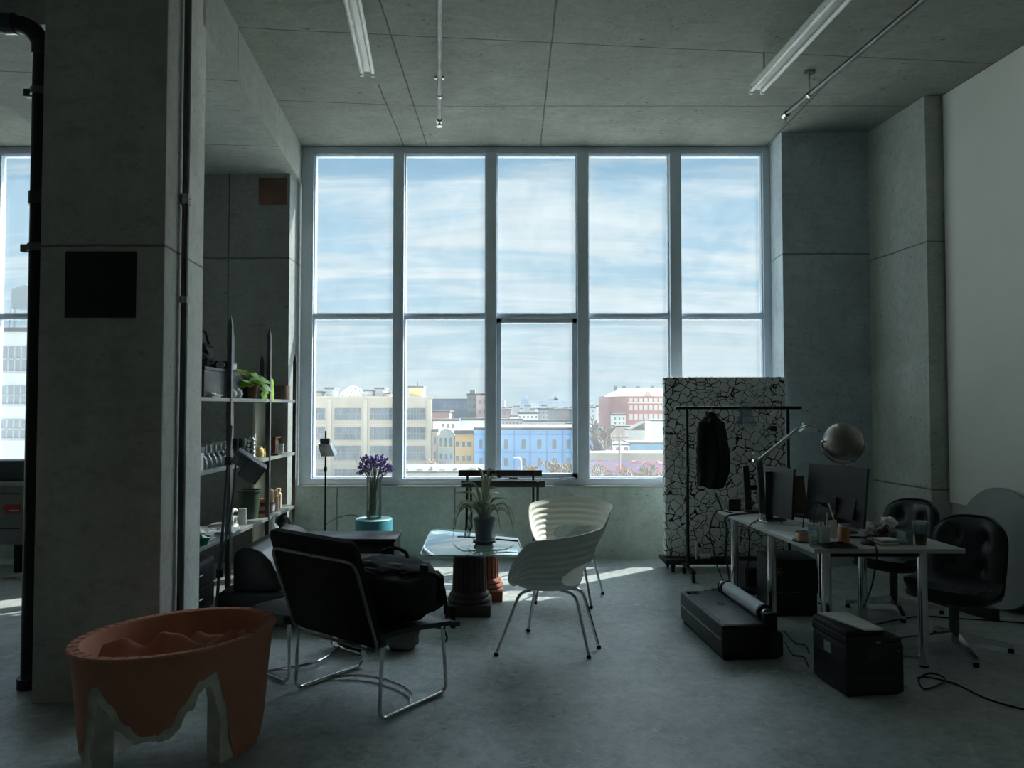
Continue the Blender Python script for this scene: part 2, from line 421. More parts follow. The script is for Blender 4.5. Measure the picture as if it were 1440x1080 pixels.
# ------------------------------------------------------------------ windows
M_PANE = glass_thin('window_pane_glass', (.93,.96,.97,1), .035, .05)
def window(name, xl, xr, cols, zt, zmid, zb, sashes=()):
    """cols: clear glass px edges; all frame members 0.13 m deep"""
    root = bpy.data.objects.new(name, None); COL.objects.link(root); root.location = (.5*(xl+xr), YF, zb); struct(root)
    y0, y1 = YF, YF+.13
    L, R = cols[0][0], cols[-1][1]
    mb = MB()
    mb.box(xl, L, y0, y1, zb-.1, ZC-.002, .004); mb.box(R, xr, y0, y1, zb-.1, ZC-.002, .004)
    mb.box(xl+.001, xr-.001, y0+.002, y1-.002, zt, ZC-.003, .004)
    mb.box(xl+.001, xr-.001, y0-.01, y1-.002, ZS+.004, zb, .006)
    mb.make('window_frame', M_FRAME, root, w=True)
    for (a, b), (c, d) in zip(cols, cols[1:]):
        MB().box(b, c, y0-.035, y1, zb-.001, zt+.001, .006).make('mullion', M_FRAME, root, w=True)
    for i, (a, b) in enumerate(cols):
        MB().box(a-.001, b+.001, y0+.012, y1-.004, zmid[0], zmid[1], .004).make('transom', M_FRAME, root, w=True)
        for lo, hi in ((zb, zmid[0]), (zmid[1], zt)):
            f = .012
            if i in sashes and lo == zb: f = .05
            mb = MB(); yy0, yy1 = y0+.03, y1-.02
            mb.box(a-.001, a+f, yy0, yy1, lo, hi); mb.box(b-f, b+.001, yy0, yy1, lo, hi)
            mb.box(a, b, yy0, yy1, lo-.001, lo+f); mb.box(a, b, yy0, yy1, hi-f, hi+.001)
            mb.make('glazing_bead', M_FRAME, root, w=True)
            MB().box(a+f-.004, b-f+.004, y0+.078, y0+.084, lo+f-.004, hi-f+.004).make('pane', M_PANE, root, w=True)
    return root
zt, zm, zb = Zp(216, YF), (Zp(447, YF), Zp(441, YF)), Zp(673, YF)
X = lambda p: Xp(p, YF)
win = window('window_1', X(421), X(1093), [(X(438.5),X(552.5)),(X(567.5),X(683)),(X(698),X(812)),(X(828),X(943)),(X(959),X(1076))], zt, zm, zb, (2,))
# crank handle of the opening sash
h = MB(); h.box(X(789), X(801), YF-.03, YF+.0, zb-.012, zb+.012, .004); h.tube([(X(795),YF-.03,zb+.005),(X(808),YF-.05,zb+.012)], .006, 6)
h.make('window_handle', M_CHROME, win, w=True)
# pull tab on the same sash
MB().box(X(716), X(728), YF-.02, YF, zb-.004, zb+.014, .003).make('window_latch', M_DARKSTEEL, win, w=True)
xl2 = -9.7; xr2 = -4.5; cw_ = (xr2-xl2-.2)/5
cols2 = [(xl2+.14+k*cw_, xl2+.03+(k+1)*cw_) for k in range(5)]
window('window_2', xl2, xr2, cols2, zt, zm, zb)
struct(MB().box(-10.2, -4.5, YW, 8.12, 0, ZS-.012).make('wall_front_left', M_WALLF))
struct(MB().box(-10.2, -9.7, YF-.05, 8.12, ZS-.012, ZC).make('wall_left_pier', M_ALC))
# dark panel, warm stain panel
o = MB().box(at(93,400,PY0).x, at(192,400,PY0).x, PY0-.012, PY0-.001, Zp(447,PY0), Zp(354,PY0), .002).make('wall_panel', pm('dark_panel', C(26,30,36), .6, var=.1), loc=at(142,400,PY0), w=True)
tag(o, 'square black panel fixed flat on the front of the concrete pillar', 'panel')
o = MB().box(at(364,270,7.61).x, at(403,270,7.61).x, 7.605, 7.619, Zp(287,7.61), Zp(251,7.61), .002).make('wall_patch', pm('rust_patch', C(128,98,84), .85, var=.2), loc=at(384,270,7.61), w=True)
tag(o, 'rust brown rectangular patch high on the alcove wall under the beam', 'panel')
# ------------------------------------------------------------------ pipes
t = thing('conduit_pipe', 'thin dark conduit pipe running up the right face of the pillar', 'pipe', (XB(4.25)+.03, 4.25, 0))
pcx = lambda y: XB(y)+.028
MB().tube([(pcx(4.27),4.27,.35),(pcx(4.27),4.27,ZC)], .02, 10).make('pipe', M_DARKSTEEL, t, w=True)
MB().tube(spline([(pcx(4.27),4.27,.36),(pcx(4.27)+.01,4.26,.2),(pcx(4.27)+.06,4.22,.03),(pcx(4.2)+.14,4.2,.02)], 6), .018, 8).make('flexible_hose', M_BLACKPL, t, w=True)
zc_ = Zp(281, 4.27)
MB().tube([(pcx(4.27),4.27,zc_-.03),(pcx(4.27),4.27,zc_+.03)], .028, 10).make('coupling', M_STEEL, t, w=True)
MB().tube([(pcx(4.27),4.27,2.2),(pcx(4.27),4.27,2.24)], .026, 10).make('coupling', M_STEEL, t, w=True)
# black drain pipe beside the pillar
dx = fl(38, 966).x; dy = fl(38, 966).y; dx += .02
t = thing('drain_pipe', 'black cast drain pipe beside the pillar, bending away near the ceiling', 'pipe', (dx, dy, 0))
ztop = Zp(34, dy)
path = rpoly([(dx,dy,.0),(dx,dy,ztop),(dx-.9,dy-.02,ztop)], .2, 8)
M_DRAIN = pm('drain_iron', C(20,24,27), .4, .2, var=.15)
MB().tube(path, .052, 16).make('pipe', M_DRAIN, t, w=True)
for py in (70, 280): MB().tube([(dx,dy,Zp(py+9,dy)),(dx,dy,Zp(py-9,dy))], .06, 16).make('coupling', pm('band_steel', C(70,76,80), .35, .8), t, w=True)
MB().tube([(dx-.16,dy-.005,ztop),(dx-.23,dy-.005,ztop)], .06, 16).make('coupling', pm('band_steel', C(70,76,80), .35, .8), t, w=True)
for py in (131, 349):
    z = Zp(py, dy); c = MB(); c.tube([(dx,dy,z-.02),(dx,dy,z+.02)], .062, 16); c.box(dx-.1, dx-.05, dy-.02, dy+.02, z-.025, z+.02, .004); c.box(dx+.05, dx+.075, dy-.02, dy+.02, z-.02, z+.02)
    c.make('pipe_clamp', pm('clamp_steel', C(110,118,122), .4, .8), t, w=True)
MB().tube([(dx,dy,0),(dx,dy,.06)], .07, 16).make('base_collar', M_DRAIN, t, w=True)
# sprinkler pipes under the ceiling
def sprink(p0, p1, zz_, label, hang):
    a, b = fl(*p0, zz_), fl(*p1, zz_); d = (b-a); a = b-d*2.2
    t = thing('sprinkler_pipe', label, 'pipe', (b.x, b.y, zz_), 0)
    MB().tube([a, b], .021, 10).make('pipe', M_DARKSTEEL, t, w=True)
    h = MB(); h.tube([b-d.normalized()*.02, b+d.normalized()*.05], .03, 10); h.tube([b+d.normalized()*.02, b+d.normalized()*.02+Vector((0,0,-.05))], .012, 8)
    h.lathe([(.02,0),(.03,-.004),(.0,-.006)], 12, b+d.normalized()*.02+Vector((0,0,-.055))); h.make('sprinkler_head', M_STEEL, t, w=True)
    for k in hang:
        q = a+(b-a)*k; h = MB(); h.tube([q+Vector((.0,0,.02)), Vector((q.x+.0,q.y,ZC-.01))], .006, 6); h.tube([q-d.normalized()*.015, q+d.normalized()*.015], .027, 10); h.box(q.x-.04,q.x+.04,q.y-.02,q.y+.02,ZC-.02,ZC-.001)
        h.make('pipe_hanger', M_STEEL, t, w=True)
    return t
sprink((618,0), (618,168), ZC-.16, 'grey sprinkler pipe under the ceiling, near the middle of the window', (.3,.88))
sprink((1297,0), (1106,160), ZC-.2, 'grey sprinkler pipe under the ceiling at right, beside the long tube light', (.35,.9))
# fluorescent strip lights, switched off
M_LAMPW = pm('lamp_enamel', C(236,238,232), .35, var=.03)
M_TUBE = pm('tube_glass', C(240,243,240), .25, var=.02)
def strip(p0, p1, zz_, label, gap):
    a, b = fl(*p0, zz_), fl(*p1, zz_); d = (b-a).normalized(); L = 2.44; a = b-d*L; r = Vector((d.y,-d.x,0))
    t = thing('strip_light', label, 'ceiling light', (b.x, b.y, zz_))
    q = MB(); c = (a+b)/2+Vector((0,0,.05)); rz = math.atan2(d.y, d.x)
    q.cbox(c, L, gap*.9, .045, .006, rz); q.make('housing', M_LAMPW, t, w=True)
    for s_ in (-1, 1):
        MB().tube([a+d*.04+r*gap*.42*s_+Vector((0,0,.005)), b-d*.04+r*gap*.42*s_+Vector((0,0,.005))], .016, 10).make('tube', M_TUBE, t, w=True)
        for e in (a+d*.02, b-d*.02):
            MB().cbox(e+r*gap*.42*s_+Vector((0,0,.012)), .03, .03, .06, .006, rz).make('lamp_holder', M_LAMPW, t, w=True)
    for k in (.15, .93):
        e = a+d*L*k; MB().tube([e+Vector((0,0,.07)), Vector((e.x,e.y,ZC-.001))], .007, 6).make('hanger', M_STEEL, t, w=True)
    return t
strip((495,0), (517,106), ZC-.26, 'white twin tube strip light under the ceiling at left of the middle pipe', .1)
strip((1184,0), (1063,131), ZC-.26, 'white twin tube strip light under the ceiling at right', .11)
# ------------------------------------------------------------------ the city outside
ORD = 'zeroth first second third fourth fifth sixth seventh eighth ninth tenth eleventh twelfth thirteenth fourteenth fifteenth sixteenth seventeenth eighteenth nineteenth twentieth twenty-first twenty-second twenty-third twenty-fourth'.split()
GZ = -11.4
struct(MB().box(-700, 900, 8.5, 2600, GZ-.5, GZ).make('ground', pm('pale_ground', C(158,156,150), .95, var=.12, scale=.05)))
def fac(n, c, v=.07, sc_=.25): return pm('facade_'+n, C(*c), .9, var=v, scale=sc_)
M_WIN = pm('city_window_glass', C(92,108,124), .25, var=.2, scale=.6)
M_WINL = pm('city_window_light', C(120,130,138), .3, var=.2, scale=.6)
M_ROOF = pm('roof_pale', C(88,88,87), .9, var=.2, scale=.3)
M_ROOFD = pm('roof_tar', C(96,100,104), .9, var=.1, scale=.3)
CITY = 'rooftop things of the city'
def bld(name, label, x0, x1, ytop, D, depth, mat, cat='building', bottom=None, roof=None, parapet=.5, group=None, ray_edge=False):
    """a building whose front face spans pixels x0..x1 at distance D; returns thing + helper"""
    a, b = at(x0, 572, D).x, at(x1, 572, D).x; zt_ = Zp(ytop, D); zb_ = GZ if bottom is None else bottom
    t = thing(name, label, cat, ((a+b)/2, D+depth/2, zb_), 0, group)
    if ray_edge:
        MB().prism([(a,D),(b,D),(at(x1,572,D+depth).x-.3,D+depth),(a,D+depth)], zb_, zt_).make('walls', mat, t, w=True, smooth=0)
        if roof: MB().prism([(a,D-.2),(b+.15,D-.2),(at(x1,572,D+depth).x,D+depth),(a,D+depth)], zt_-.05, zt_+parapet).make('parapet', roof, t, w=True, smooth=0)
        roof = None
    else: MB().box(a, b, D, D+depth, zb_, zt_).make('walls', mat, t, w=True, smooth=0)
    if roof:
        MB().box(a-.15, b+.15, D-.2, D+depth+.2, zt_-.05, zt_+parapet).make('parapet', roof, t, w=True, smooth=0)
    t['D'] = D
    return t
def wins(t, D, xs, ys, mat=M_WIN, arch=False, frame=None, mull=0, part='window'):
    for (x0, x1) in xs:
        for (y0, y1) in ys:
            a, b = at(x0,572,D).x, at(x1,572,D).x; z1, z0 = Zp(y0, D), Zp(y1, D)
            mb = MB()
            if arch:
                r = (b-a)/2; poly = [(a,z0),(b,z0)]+[((a+b)/2+r*math.cos(k*PI/6), z1-r*.5+r*.5*math.sin(k*PI/6)) for k in range(7)]
                mb.prism(poly, 0, .12, Matrix(((1,0,0,0),(0,0,-1,D+.04),(0,1,0,0),(0,0,0,1))))
            else: mb.box(a, b, D-.08, D+.1, z0, z1)
            wn = mb.make(part, mat, t, w=True, smooth=0)
            if frame:
                m2 = MB()
                for k in range(mull+1):
                    x = a+(b-a)*k/max(1,mull); m2.box(x-.05, x+.05, D-.14, D-.07, z0, z1)
                m2.box(a, b, D-.14, D-.07, (z0+z1)/2-.05, (z0+z1)/2+.05)
                m2.box(a-.1, b+.1, D-.2, D-.02, z0-.2, z0)
                m2.make('window_bars', frame, wn, w=True, smooth=0)
# tan warehouse
D0 = 136
MTAN = fac('tan', (200,188,172), .06); MTANL = fac('tan_light', (208,197,182), .05)
t = bld('warehouse', 'long tan brick warehouse with four rows of wide windows seen through the left panes', 380, 608, 559, D0, 36, MTAN, roof=MTANL, parapet=.25, ray_edge=True)
xs = [(423,457),(471,507.5),(521,557),(569,598)]
wins(t, D0, xs, [(574,589.5),(601,617.5),(627,646),(660,668)], M_WIN, frame=pm('city_window_bars', C(150,152,150), .7), mull=7)
pm_ = MB()
for x in (464, 514, 562.5, 604):
    a = at(x, 572, D0).x; pm_.box(a-.35, a+.35, D0-.25, D0+.1, GZ, Zp(561, D0))
for y in (597, 623, 652):
    pm_.box(at(440,572,D0).x, at(608,572,D0).x, D0-.12, D0+.1, Zp(y,D0)-.12, Zp(y,D0)+.12)
pm_.make('piers', MTANL, t, w=True, smooth=0)
# things on and behind the warehouse roof
def rbox(label, x0, x1, y0, y1, D, dep, c, name='rooftop_unit', cat='rooftop unit'):
    a, b = at(x0,572,D).x, at(x1,572,D).x
    z0 = Zp(y1, D)
    t = thing(name, label, cat, ((a+b)/2, D+dep/2, z0))
    MB().box(a, b, D, D+dep, z0, Zp(y0, D), .08).make('cabinet', fac('%d_%d_%d' % c, c), t, w=True, smooth=0)
    MB().box(a-.2, b+.2, D-.2, D+dep+.2, Zp(y0, D)-.05, Zp(y0, D)+.3).make('cap', M_ROOF, t, w=True, smooth=0)
    return t
ZR0 = Zp(559, D0)+.27
yr = lambda D: 572-(Zp(559,D0)+.27-CAMZ)/D*1040
rbox('grey box unit on the warehouse roof, second from its left end', 458, 469, 547, yr(140), 140, 4, (150,164,172))
rbox('low pale unit at the left end of the warehouse roof', 444, 453, 552, yr(141), 141, 4, (190,196,196))
rbox('yellow rooftop cabin on the warehouse right part', 575, 594, 545, yr(141), 141, 5, (220,204,140), 'rooftop_cabin', 'cabin')
rbox('white pale block on the warehouse roof beside the trussed frame', 512, 524, 550, yr(143), 143, 6, (200,206,206))
rbox('slanted grey stair head on the warehouse roof', 528, 539, 547, yr(142), 142, 5, (160,168,172), 'stair_head', 'roof structure')
rbox('small pinkish unit on the warehouse roof by the second mullion', 541, 548, 554, yr(141), 141, 3, (200,176,166))
t = thing('roof_truss', 'white lattice frame standing on the warehouse roof', 'roof structure', (*at(493,559,144).xy, ZR0))
mb = MB(); zz0 = ZR0; Dm = 144
for k in range(6):
    a, b = at(478+k*6,572,Dm).x, at(484+k*6,572,Dm).x; h0 = .5+1.5*math.sin(PI*k/6); h1 = .5+1.5*math.sin(PI*(k+1)/6)
    mb.tube([(a,Dm,zz0),(b,Dm,zz0+h1)], .09, 5); mb.tube([(a,Dm,zz0+h0),(b,Dm,zz0+h1)], .12, 5); mb.tube([(b,Dm,zz0),(b,Dm,zz0+h1)], .09, 5); mb.tube([(b,Dm+3,zz0),(b,Dm,zz0+h1)], .09, 5)
mb.make('lattice', M_WHITEPL, t, w=True)
t = thing('antenna', 'thin antenna mast standing behind the yellow rooftop cabin', 'antenna', (*at(589,545,145).xy, ZR0))
mb = MB(); q = at(589,545,145); mb.tube([(q.x,145,ZR0),(q.x-.3,145,Zp(536,145))], .08, 5); mb.tube([(q.x-.7,145,Zp(539,145)),(q.x+.4,145,Zp(538,145))], .05, 5); mb.make('mast', M_DARKSTEEL, t, w=True)
# slate rooftops behind
t = bld('apartment_block', 'dark slate blue block behind the warehouse right corner', 606, 661, 563, 216, 12, fac('slate', (104,124,156)), roof=M_ROOFD)
wins(t, 216, [(623+k*9,628+k*9) for k in range(4)], [(569,575),(580,587)], M_WINL)
t = bld('apartment_tower', 'narrow greenish tower with a stepped top by the slate blue block', 657, 670, 556, 200, 14, fac('green_grey', (140,156,156)), roof=M_ROOFD)
wins(t, 200, [(659,662),(665,668)], [(560,564),(570,574),(580,584)], M_WINL)
MB().box(at(662,1,202).x, at(669,1,202).x, 202, 208, Zp(556,200), Zp(548,200)).make('water_tank', fac('tank', (120,140,140)), t, w=True, smooth=0)
t = bld('brick_building', 'dusty pink brick house just left of the middle mullion', 670, 686, 556, 190, 16, fac('pink', (196,170,168)), roof=M_ROOF)
wins(t, 190, [(673,676),(680,683)], [(562,568),(576,582)], M_WINL)
t = bld('low_building', 'low white building with a row of square windows behind the arched gable house', 609, 645, 592, 178, 4, fac('offwhite', (220,222,218)), roof=M_ROOF)
wins(t, 178, [(621+k*7,625+k*7) for k in range(3)], [(596,602)])
t = bld('low_building', 'low pale flat roofed shed behind the orange house', 646, 690, 591, 184, 4, fac('pale_grey', (206,210,210)), roof=M_ROOF)
t = bld('brick_building', 'small reddish brick building with white trim above the arched gable house', 608, 632, 580, 190, 14, fac('red_grey', (164,136,132)), roof=M_ROOF)
wins(t, 200, [(613,616),(622,625)], [(584,589)], M_WINL)
# row houses
DH = 132
t = bld('row_house', 'narrow brownish row house between the warehouse and the arched gable house', 608, 615.7, 607, DH+2, 14, fac('brown_grey', (176,162,150)), roof=M_ROOFD)
wins(t, DH+2, [(610,613)], [(614,625),(636,645)])
MGAB = fac('gable_grey', (158,166,162))
t = bld('row_house', 'grey row house with a rounded gable and yellow window heads', 616, 639.2, 612, DH, 14, MGAB)
mb = MB(); a, b = at(618,572,DH).x, at(638,572,DH).x; zg = Zp(612,DH)-.02; r = (b-a)/2
mb.prism([((a+b)/2+r*math.cos(k*PI/10), zg+r*.95*math.sin(k*PI/10)) for k in range(11)], 0, 1.2, Matrix(((1,0,0,0),(0,0,-1,DH+1.1),(0,1,0,0),(0,0,0,1)))); mb.make('gable', MGAB, t, w=True, smooth=0)
wins(t, DH, [(618.5,622),(625,628.5),(632,635.5)], [(616,628)], M_WIN); wins(t, DH, [(619,622),(626,629),(633,636)], [(638,646)], M_WIN)
wins(t, DH, [(618,636)], [(627,629)], fac('yellow_trim', (222,206,110)), part='trim_band')
t = bld('row_house', 'orange row house with a dark cornice beside the blue building', 640, 666, 611, DH, 15, fac('orange', (206,172,124)))
MB().box(at(639.5,1,DH).x, at(667,1,DH).x, DH-.5, DH+.5, Zp(611,DH), Zp(605,DH)).make('cornice', fac('cornice', (92,90,96)), t, w=True, smooth=0)
wins(t, DH, [(641,646),(650,654),(657,663)], [(621,628),(641,648)], M_WIN)
# blue building
DBl = 130
MBL = fac('blue', (140,180,222), .05); MBLD = fac('blue_line', (118,156,200))
t = bld('blue_building', 'long light blue two storey building with arched windows', 667, 848, 604, DBl, 24, MBL, roof=M_ROOF, parapet=.35)
wins(t, DBl, [(674,678),(709,714),(733.5,739),(755.5,761),(776.5,782),(796.5,802),(834,840)], [(618,631),(644,656)], fac('blue_bldg_window', (128,136,138)), arch=True)
mb = MB()
for y in (611, 636): mb.box(at(668,1,DBl).x, at(848,1,DBl).x, DBl-.1, DBl+.1, Zp(y,DBl)-.08, Zp(y,DBl)+.08)
for x in (690, 723, 745, 768, 790, 820, 846): mb.box(at(x,1,DBl).x-.12, at(x,1,DBl).x+.12, DBl-.09, DBl+.1, GZ, Zp(606,DBl))
mb.make('string_courses', MBLD, t, w=True, smooth=0)
# mid distance rows
mid = [
 (684,702,573,300,'grey brown','block of flats behind the middle mullion',(172,166,166)),
 (700,719,577,280,'reddish brown','brick block right of the middle mullion',(166,140,138)),
 (717,729,586,262,'white','low house left of the long white shed',(226,228,226)),
 (728,757,582,270,'white','long shed with a flat roof above the blue building',(232,232,228)),
 (757,772,576,275,'blue grey','house with many small windows above the blue building',(168,176,184)),
 (772,806,577,262,'dark brown','terrace with white roof edge above the blue building',(136,132,136)),
 (806.5,826,580,290,'pale grey','block behind the fourth mullion',(188,190,192)),
 (826,842,574,330,'grey','house right of the fourth mullion with a chimney',(180,184,188)),
 (840,866,572,310,'light grey','flat roofed block behind the big bare tree',(204,208,210)),
 (862,880,584,232,'pale green grey','stucco building between the bare tree and the red school',(200,206,202)),
 (690,735,591,235,'dusty','row of low workshops just above the left half of the blue building',(190,184,180)),
 (735,800,593,228,'grey','line of low roofs just above the right half of the blue building',(176,178,182)),
 (798,830,597,200,'cream','low roof beside the fourth mullion above the blue building',(220,214,196)),
]
for k_, (x0,x1,y,Dm,adj,what,c) in enumerate(mid):
    t = bld('city_building', adj+' '+what, x0+.3, x1-.3, y, Dm, 6, fac('%d_%d_%d' % c, c), roof=M_ROOF)
    n = max(2, int((x1-x0)/5)); st = (x1-x0)/n
    wins(t, Dm, [(x0+k*st+st*.3, x0+k*st+st*.7) for k in range(n)], [(y+3+q*6.5, y+6+q*6.5) for q in range(2)], M_WINL)
# skyline; distance haze is put into the pale facade and window colours
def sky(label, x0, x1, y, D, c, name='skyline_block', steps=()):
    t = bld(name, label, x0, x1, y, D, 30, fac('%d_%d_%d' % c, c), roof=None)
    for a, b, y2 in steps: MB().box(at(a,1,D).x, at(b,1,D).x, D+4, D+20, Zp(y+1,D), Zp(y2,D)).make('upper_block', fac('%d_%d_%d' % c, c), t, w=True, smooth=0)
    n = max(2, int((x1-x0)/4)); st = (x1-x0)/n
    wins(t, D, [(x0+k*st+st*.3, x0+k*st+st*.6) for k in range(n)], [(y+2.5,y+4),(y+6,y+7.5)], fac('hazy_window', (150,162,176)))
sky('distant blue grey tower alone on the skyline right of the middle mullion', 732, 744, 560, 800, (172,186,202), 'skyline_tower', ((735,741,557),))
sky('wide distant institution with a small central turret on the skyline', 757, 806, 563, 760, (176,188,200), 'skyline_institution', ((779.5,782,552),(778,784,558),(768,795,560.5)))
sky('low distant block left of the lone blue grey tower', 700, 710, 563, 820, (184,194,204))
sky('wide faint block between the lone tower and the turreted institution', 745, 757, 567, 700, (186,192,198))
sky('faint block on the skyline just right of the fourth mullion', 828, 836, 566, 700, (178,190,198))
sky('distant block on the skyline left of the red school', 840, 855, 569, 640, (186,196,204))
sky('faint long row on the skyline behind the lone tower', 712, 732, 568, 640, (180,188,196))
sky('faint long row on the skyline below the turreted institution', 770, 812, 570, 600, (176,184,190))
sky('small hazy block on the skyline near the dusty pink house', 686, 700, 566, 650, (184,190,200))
rr = random.Random(3); sides = ['left','middle','right']
k = 0
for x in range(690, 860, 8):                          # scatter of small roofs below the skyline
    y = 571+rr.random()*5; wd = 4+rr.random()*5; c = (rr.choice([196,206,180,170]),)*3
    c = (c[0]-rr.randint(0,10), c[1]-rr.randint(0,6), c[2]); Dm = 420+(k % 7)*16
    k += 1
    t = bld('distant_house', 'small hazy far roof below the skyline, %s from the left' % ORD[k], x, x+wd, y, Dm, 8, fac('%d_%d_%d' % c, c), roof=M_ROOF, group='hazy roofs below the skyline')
# red school
DS = 250
MRED = fac('red_brick', (180,124,116)); 
t = bld('school', 'large red brick building with a pale hipped roof at the right of the skyline', 882, 960, 557, DS, 34, MRED)
MB().hexa([at(856,572,DS+10).xy.to_3d()+Vector((0,0,GZ)), at(882,572,DS).xy.to_3d()+Vector((0,0,GZ)), Vector((at(882,572,DS).x,DS+34,GZ)), Vector((at(856,572,DS+10).x,DS+40,GZ)),
           at(856,572,DS+10).xy.to_3d()+Vector((0,0,Zp(555.5,DS))), at(882,572,DS).xy.to_3d()+Vector((0,0,Zp(555.5,DS))), Vector((at(882,572,DS).x,DS+34,Zp(555.5,DS))), Vector((at(856,572,DS+10).x,DS+40,Zp(555.5,DS)))]).make('side_wing', fac('red_side', (168,128,126)), t, w=True, smooth=0)
xa, xb_, xc = at(856,572,DS).x-.5, at(882,572,DS).x, at(962,572,DS).x
z0, z1 = Zp(557,DS), Zp(545,DS)
MB().hexa([(xa,DS+9,z0),(xb_,DS-1,z0),(xc,DS-1,z0),(xc,DS+42,z0),(xb_-1.2,DS+18,z1),(xb_+3,DS+8,z1),(xc,DS+8,z1),(xc,DS+26,z1)]).make('roof', fac('school_roof', (172,166,152)), t, w=True, smooth=0)
mb = MB()
for x in (866, 878, 898, 918): a = at(x,572,DS+14).x; mb.box(a-.5, a+.5, DS+14, DS+15.5, z1-1, Zp(541,DS))
mb.make('chimneys', fac('chimney', (130,134,136)), t, w=True, smooth=0)
wins(t, DS, [(885+k*7,889.5+k*7) for k in range(8)], [(560,565),(570,577),(582,590)], fac('school_window', (206,200,196)))
wins(t, DS, [(883,960)], [(566,567.3)], fac('school_band', (222,212,200)), part='stone_band')
mb = MB(); a = at(910,572,DS).x; mb.prism([(a-1.6,z0),(a+1.6,z0),(a,z0+1.8)], 0, 1.5, Matrix(((1,0,0,0),(0,0,-1,DS-.1),(0,1,0,0),(0,0,0,1)))); mb.make('dormer', fac('dormer', (200,184,172)), t, w=True, smooth=0)
# right hand yard
for x0,x1,y,Dm,adj,c in ((917,950,592,165,'white windowless block standing below the red school',(226,228,222)),
    (886,925,605,190,'grey shed with a pitched look below the red school',(180,176,174)),
    (866,900,600,205,'brown garden walled house right of the big bare tree',(170,160,156)),
    (849,885,626,138,'low white garage with dark doors right of the blue building',(228,226,222)),
    (886,945,624,146,'low teal blue shed beside the white garage',(110,146,172))):
    t = bld('yard_building', adj, x0, x1, y, Dm, 9, fac('%d_%d_%d' % c, c), roof=M_ROOF, parapet=.3)
    if 'garage' in adj: wins(t, Dm, [(854,862),(866,872),(877,883)], [(629,637)], fac('garage_door', (150,120,120)), part='door')
    if 'pitched' in adj:
        a, b = at(886,1,Dm).x, at(925,1,Dm).x; z = Zp(605,Dm)
        MB().prism([(a,z+.3),(b,z+.3),((a+b)/2,z+2.2)], 0, 8, Matrix(((1,0,0,0),(0,0,-1,Dm+8.5),(0,1,0,0),(0,0,0,1)))).make('roof', M_ROOF, t, w=True, smooth=0)
def graffiti(name):
    m, nt, out = newmat(name); co = scaled(nt, coords(nt), (.5,1,.9)); n = noi(nt, co, .9, 3); n2 = noi(nt, co, 1.7, 4)
    c = mixc(nt, mp(nt, n, .45, .55), C(196,124,130), C(190,150,178)); c = mixc(nt, mp(nt, n2, .5, .58), c, C(150,160,200)); c = mixc(nt, mp(nt, n2, .38, .3), c, C(226,222,214))
    pbsdf(nt, out, c, .9); return m
t = bld('painted_wall', 'long low wall covered in red and pink paint behind the brush at right', 822, 960, 646, 112, 5, graffiti('painted_brick'), roof=fac('wall_cap', (170,164,152)), parapet=1.0, cat='wall')
# poles and lamp
def pole(x, y0, D, label, arms=True):
    q = at(x, 572, D); t = thing('utility_pole', label, 'pole', (q.x, D, GZ)); mb = MB()
    mb.tube([(q.x,D,GZ),(q.x,D,Zp(y0,D))], .16, 6)
    mb.make('shaft', fac('pole', (150,140,130)), t, w=True)
    if arms: MB().box(q.x-1.2,q.x+1.2,D-.1,D+.1,Zp(y0+3,D)-.1,Zp(y0+3,D)+.1).make('crossarm', fac('pole', (150,140,130)), t, w=True)
pole(871, 612, 105, 'utility pole in front of the painted wall right of the blue building')
pole(860, 617, 121, 'thinner utility pole just right of the blue building corner', False)
q = at(733, 572, 100); t = thing('street_lamp', 'curved white street lamp in front of the blue building', 'street lamp', (q.x, 100, GZ))
MB().tube(spline([(q.x,100,GZ),(q.x,100,Zp(652,100)),(q.x-.1,100,Zp(646,100)),(q.x-.35,100,Zp(643.5,100)),(q.x-.7,100,Zp(643.5,100))],5), .09, 6).make('post', M_WHITEPL, t, w=True)
MB().cbox((q.x-.8,100,Zp(643.6,100)), .5, .2, .12, .03).make('lamp_head', M_WHITEPL, t, w=True)
# bare trees and brush
def tree(x, ytop, ybase, D, spread, label, col, name='bare_tree', lv=4, seed=1, cat='tree', group=None, th=1.0):
    rr = random.Random(seed); q = at(x, 572, D); zt_ = Zp(ytop, D); z0 = GZ if ybase is None else Zp(ybase, D)
    H = zt_-z0; mb = MB(); tw = MB()
    def br(p, d, L, r, lev):
        e = p+d*L; m = p+d*L*.5+Vector((rr.uniform(-1,1),rr.uniform(-1,1),0))*L*.06
        (mb if lev > lv-2 else tw).tube([p, m, e], [r, r*.85, r*.6], 4 if lev < lv else 6)
        if lev == 0: return
        n = 3 if lev > 1 else 4
        for k in range(n):
            a = rr.uniform(0, 2*PI); u = Vector((math.cos(a), math.sin(a), 0)); nd_ = (d*rr.uniform(.55,.9)+u*spread*rr.uniform(.5,1)+Vector((0,0,.28))).normalized()
            br(p+d*L*rr.uniform(.55,1), nd_, L*rr.uniform(.55,.8), r*(.55 if th == 1 else .72), lev-1)
    t = thing(name, label, cat, (q.x, D, z0), 0, group)
    br(Vector((q.x,D,z0)), Vector((0,0,1)), H*.36, (H*.018+.03)*th, lv)
    mb.make('trunk', col, t, w=True); tw.make('twigs', col, t, w=True)
MT = fac('bark', (104,96,90)); MT2 = fac('brush_tan', (134,116,94)); MT3 = fac('brush_grey', (118,112,104))
tree(856, 577, None, 118, .75, 'big bare tree right of the blue building', MT, seed=4, lv=5, th=2.0)
tree(842, 592, None, 126, .7, 'smaller bare tree against the right end of the blue building', MT3, seed=9, th=1.8)
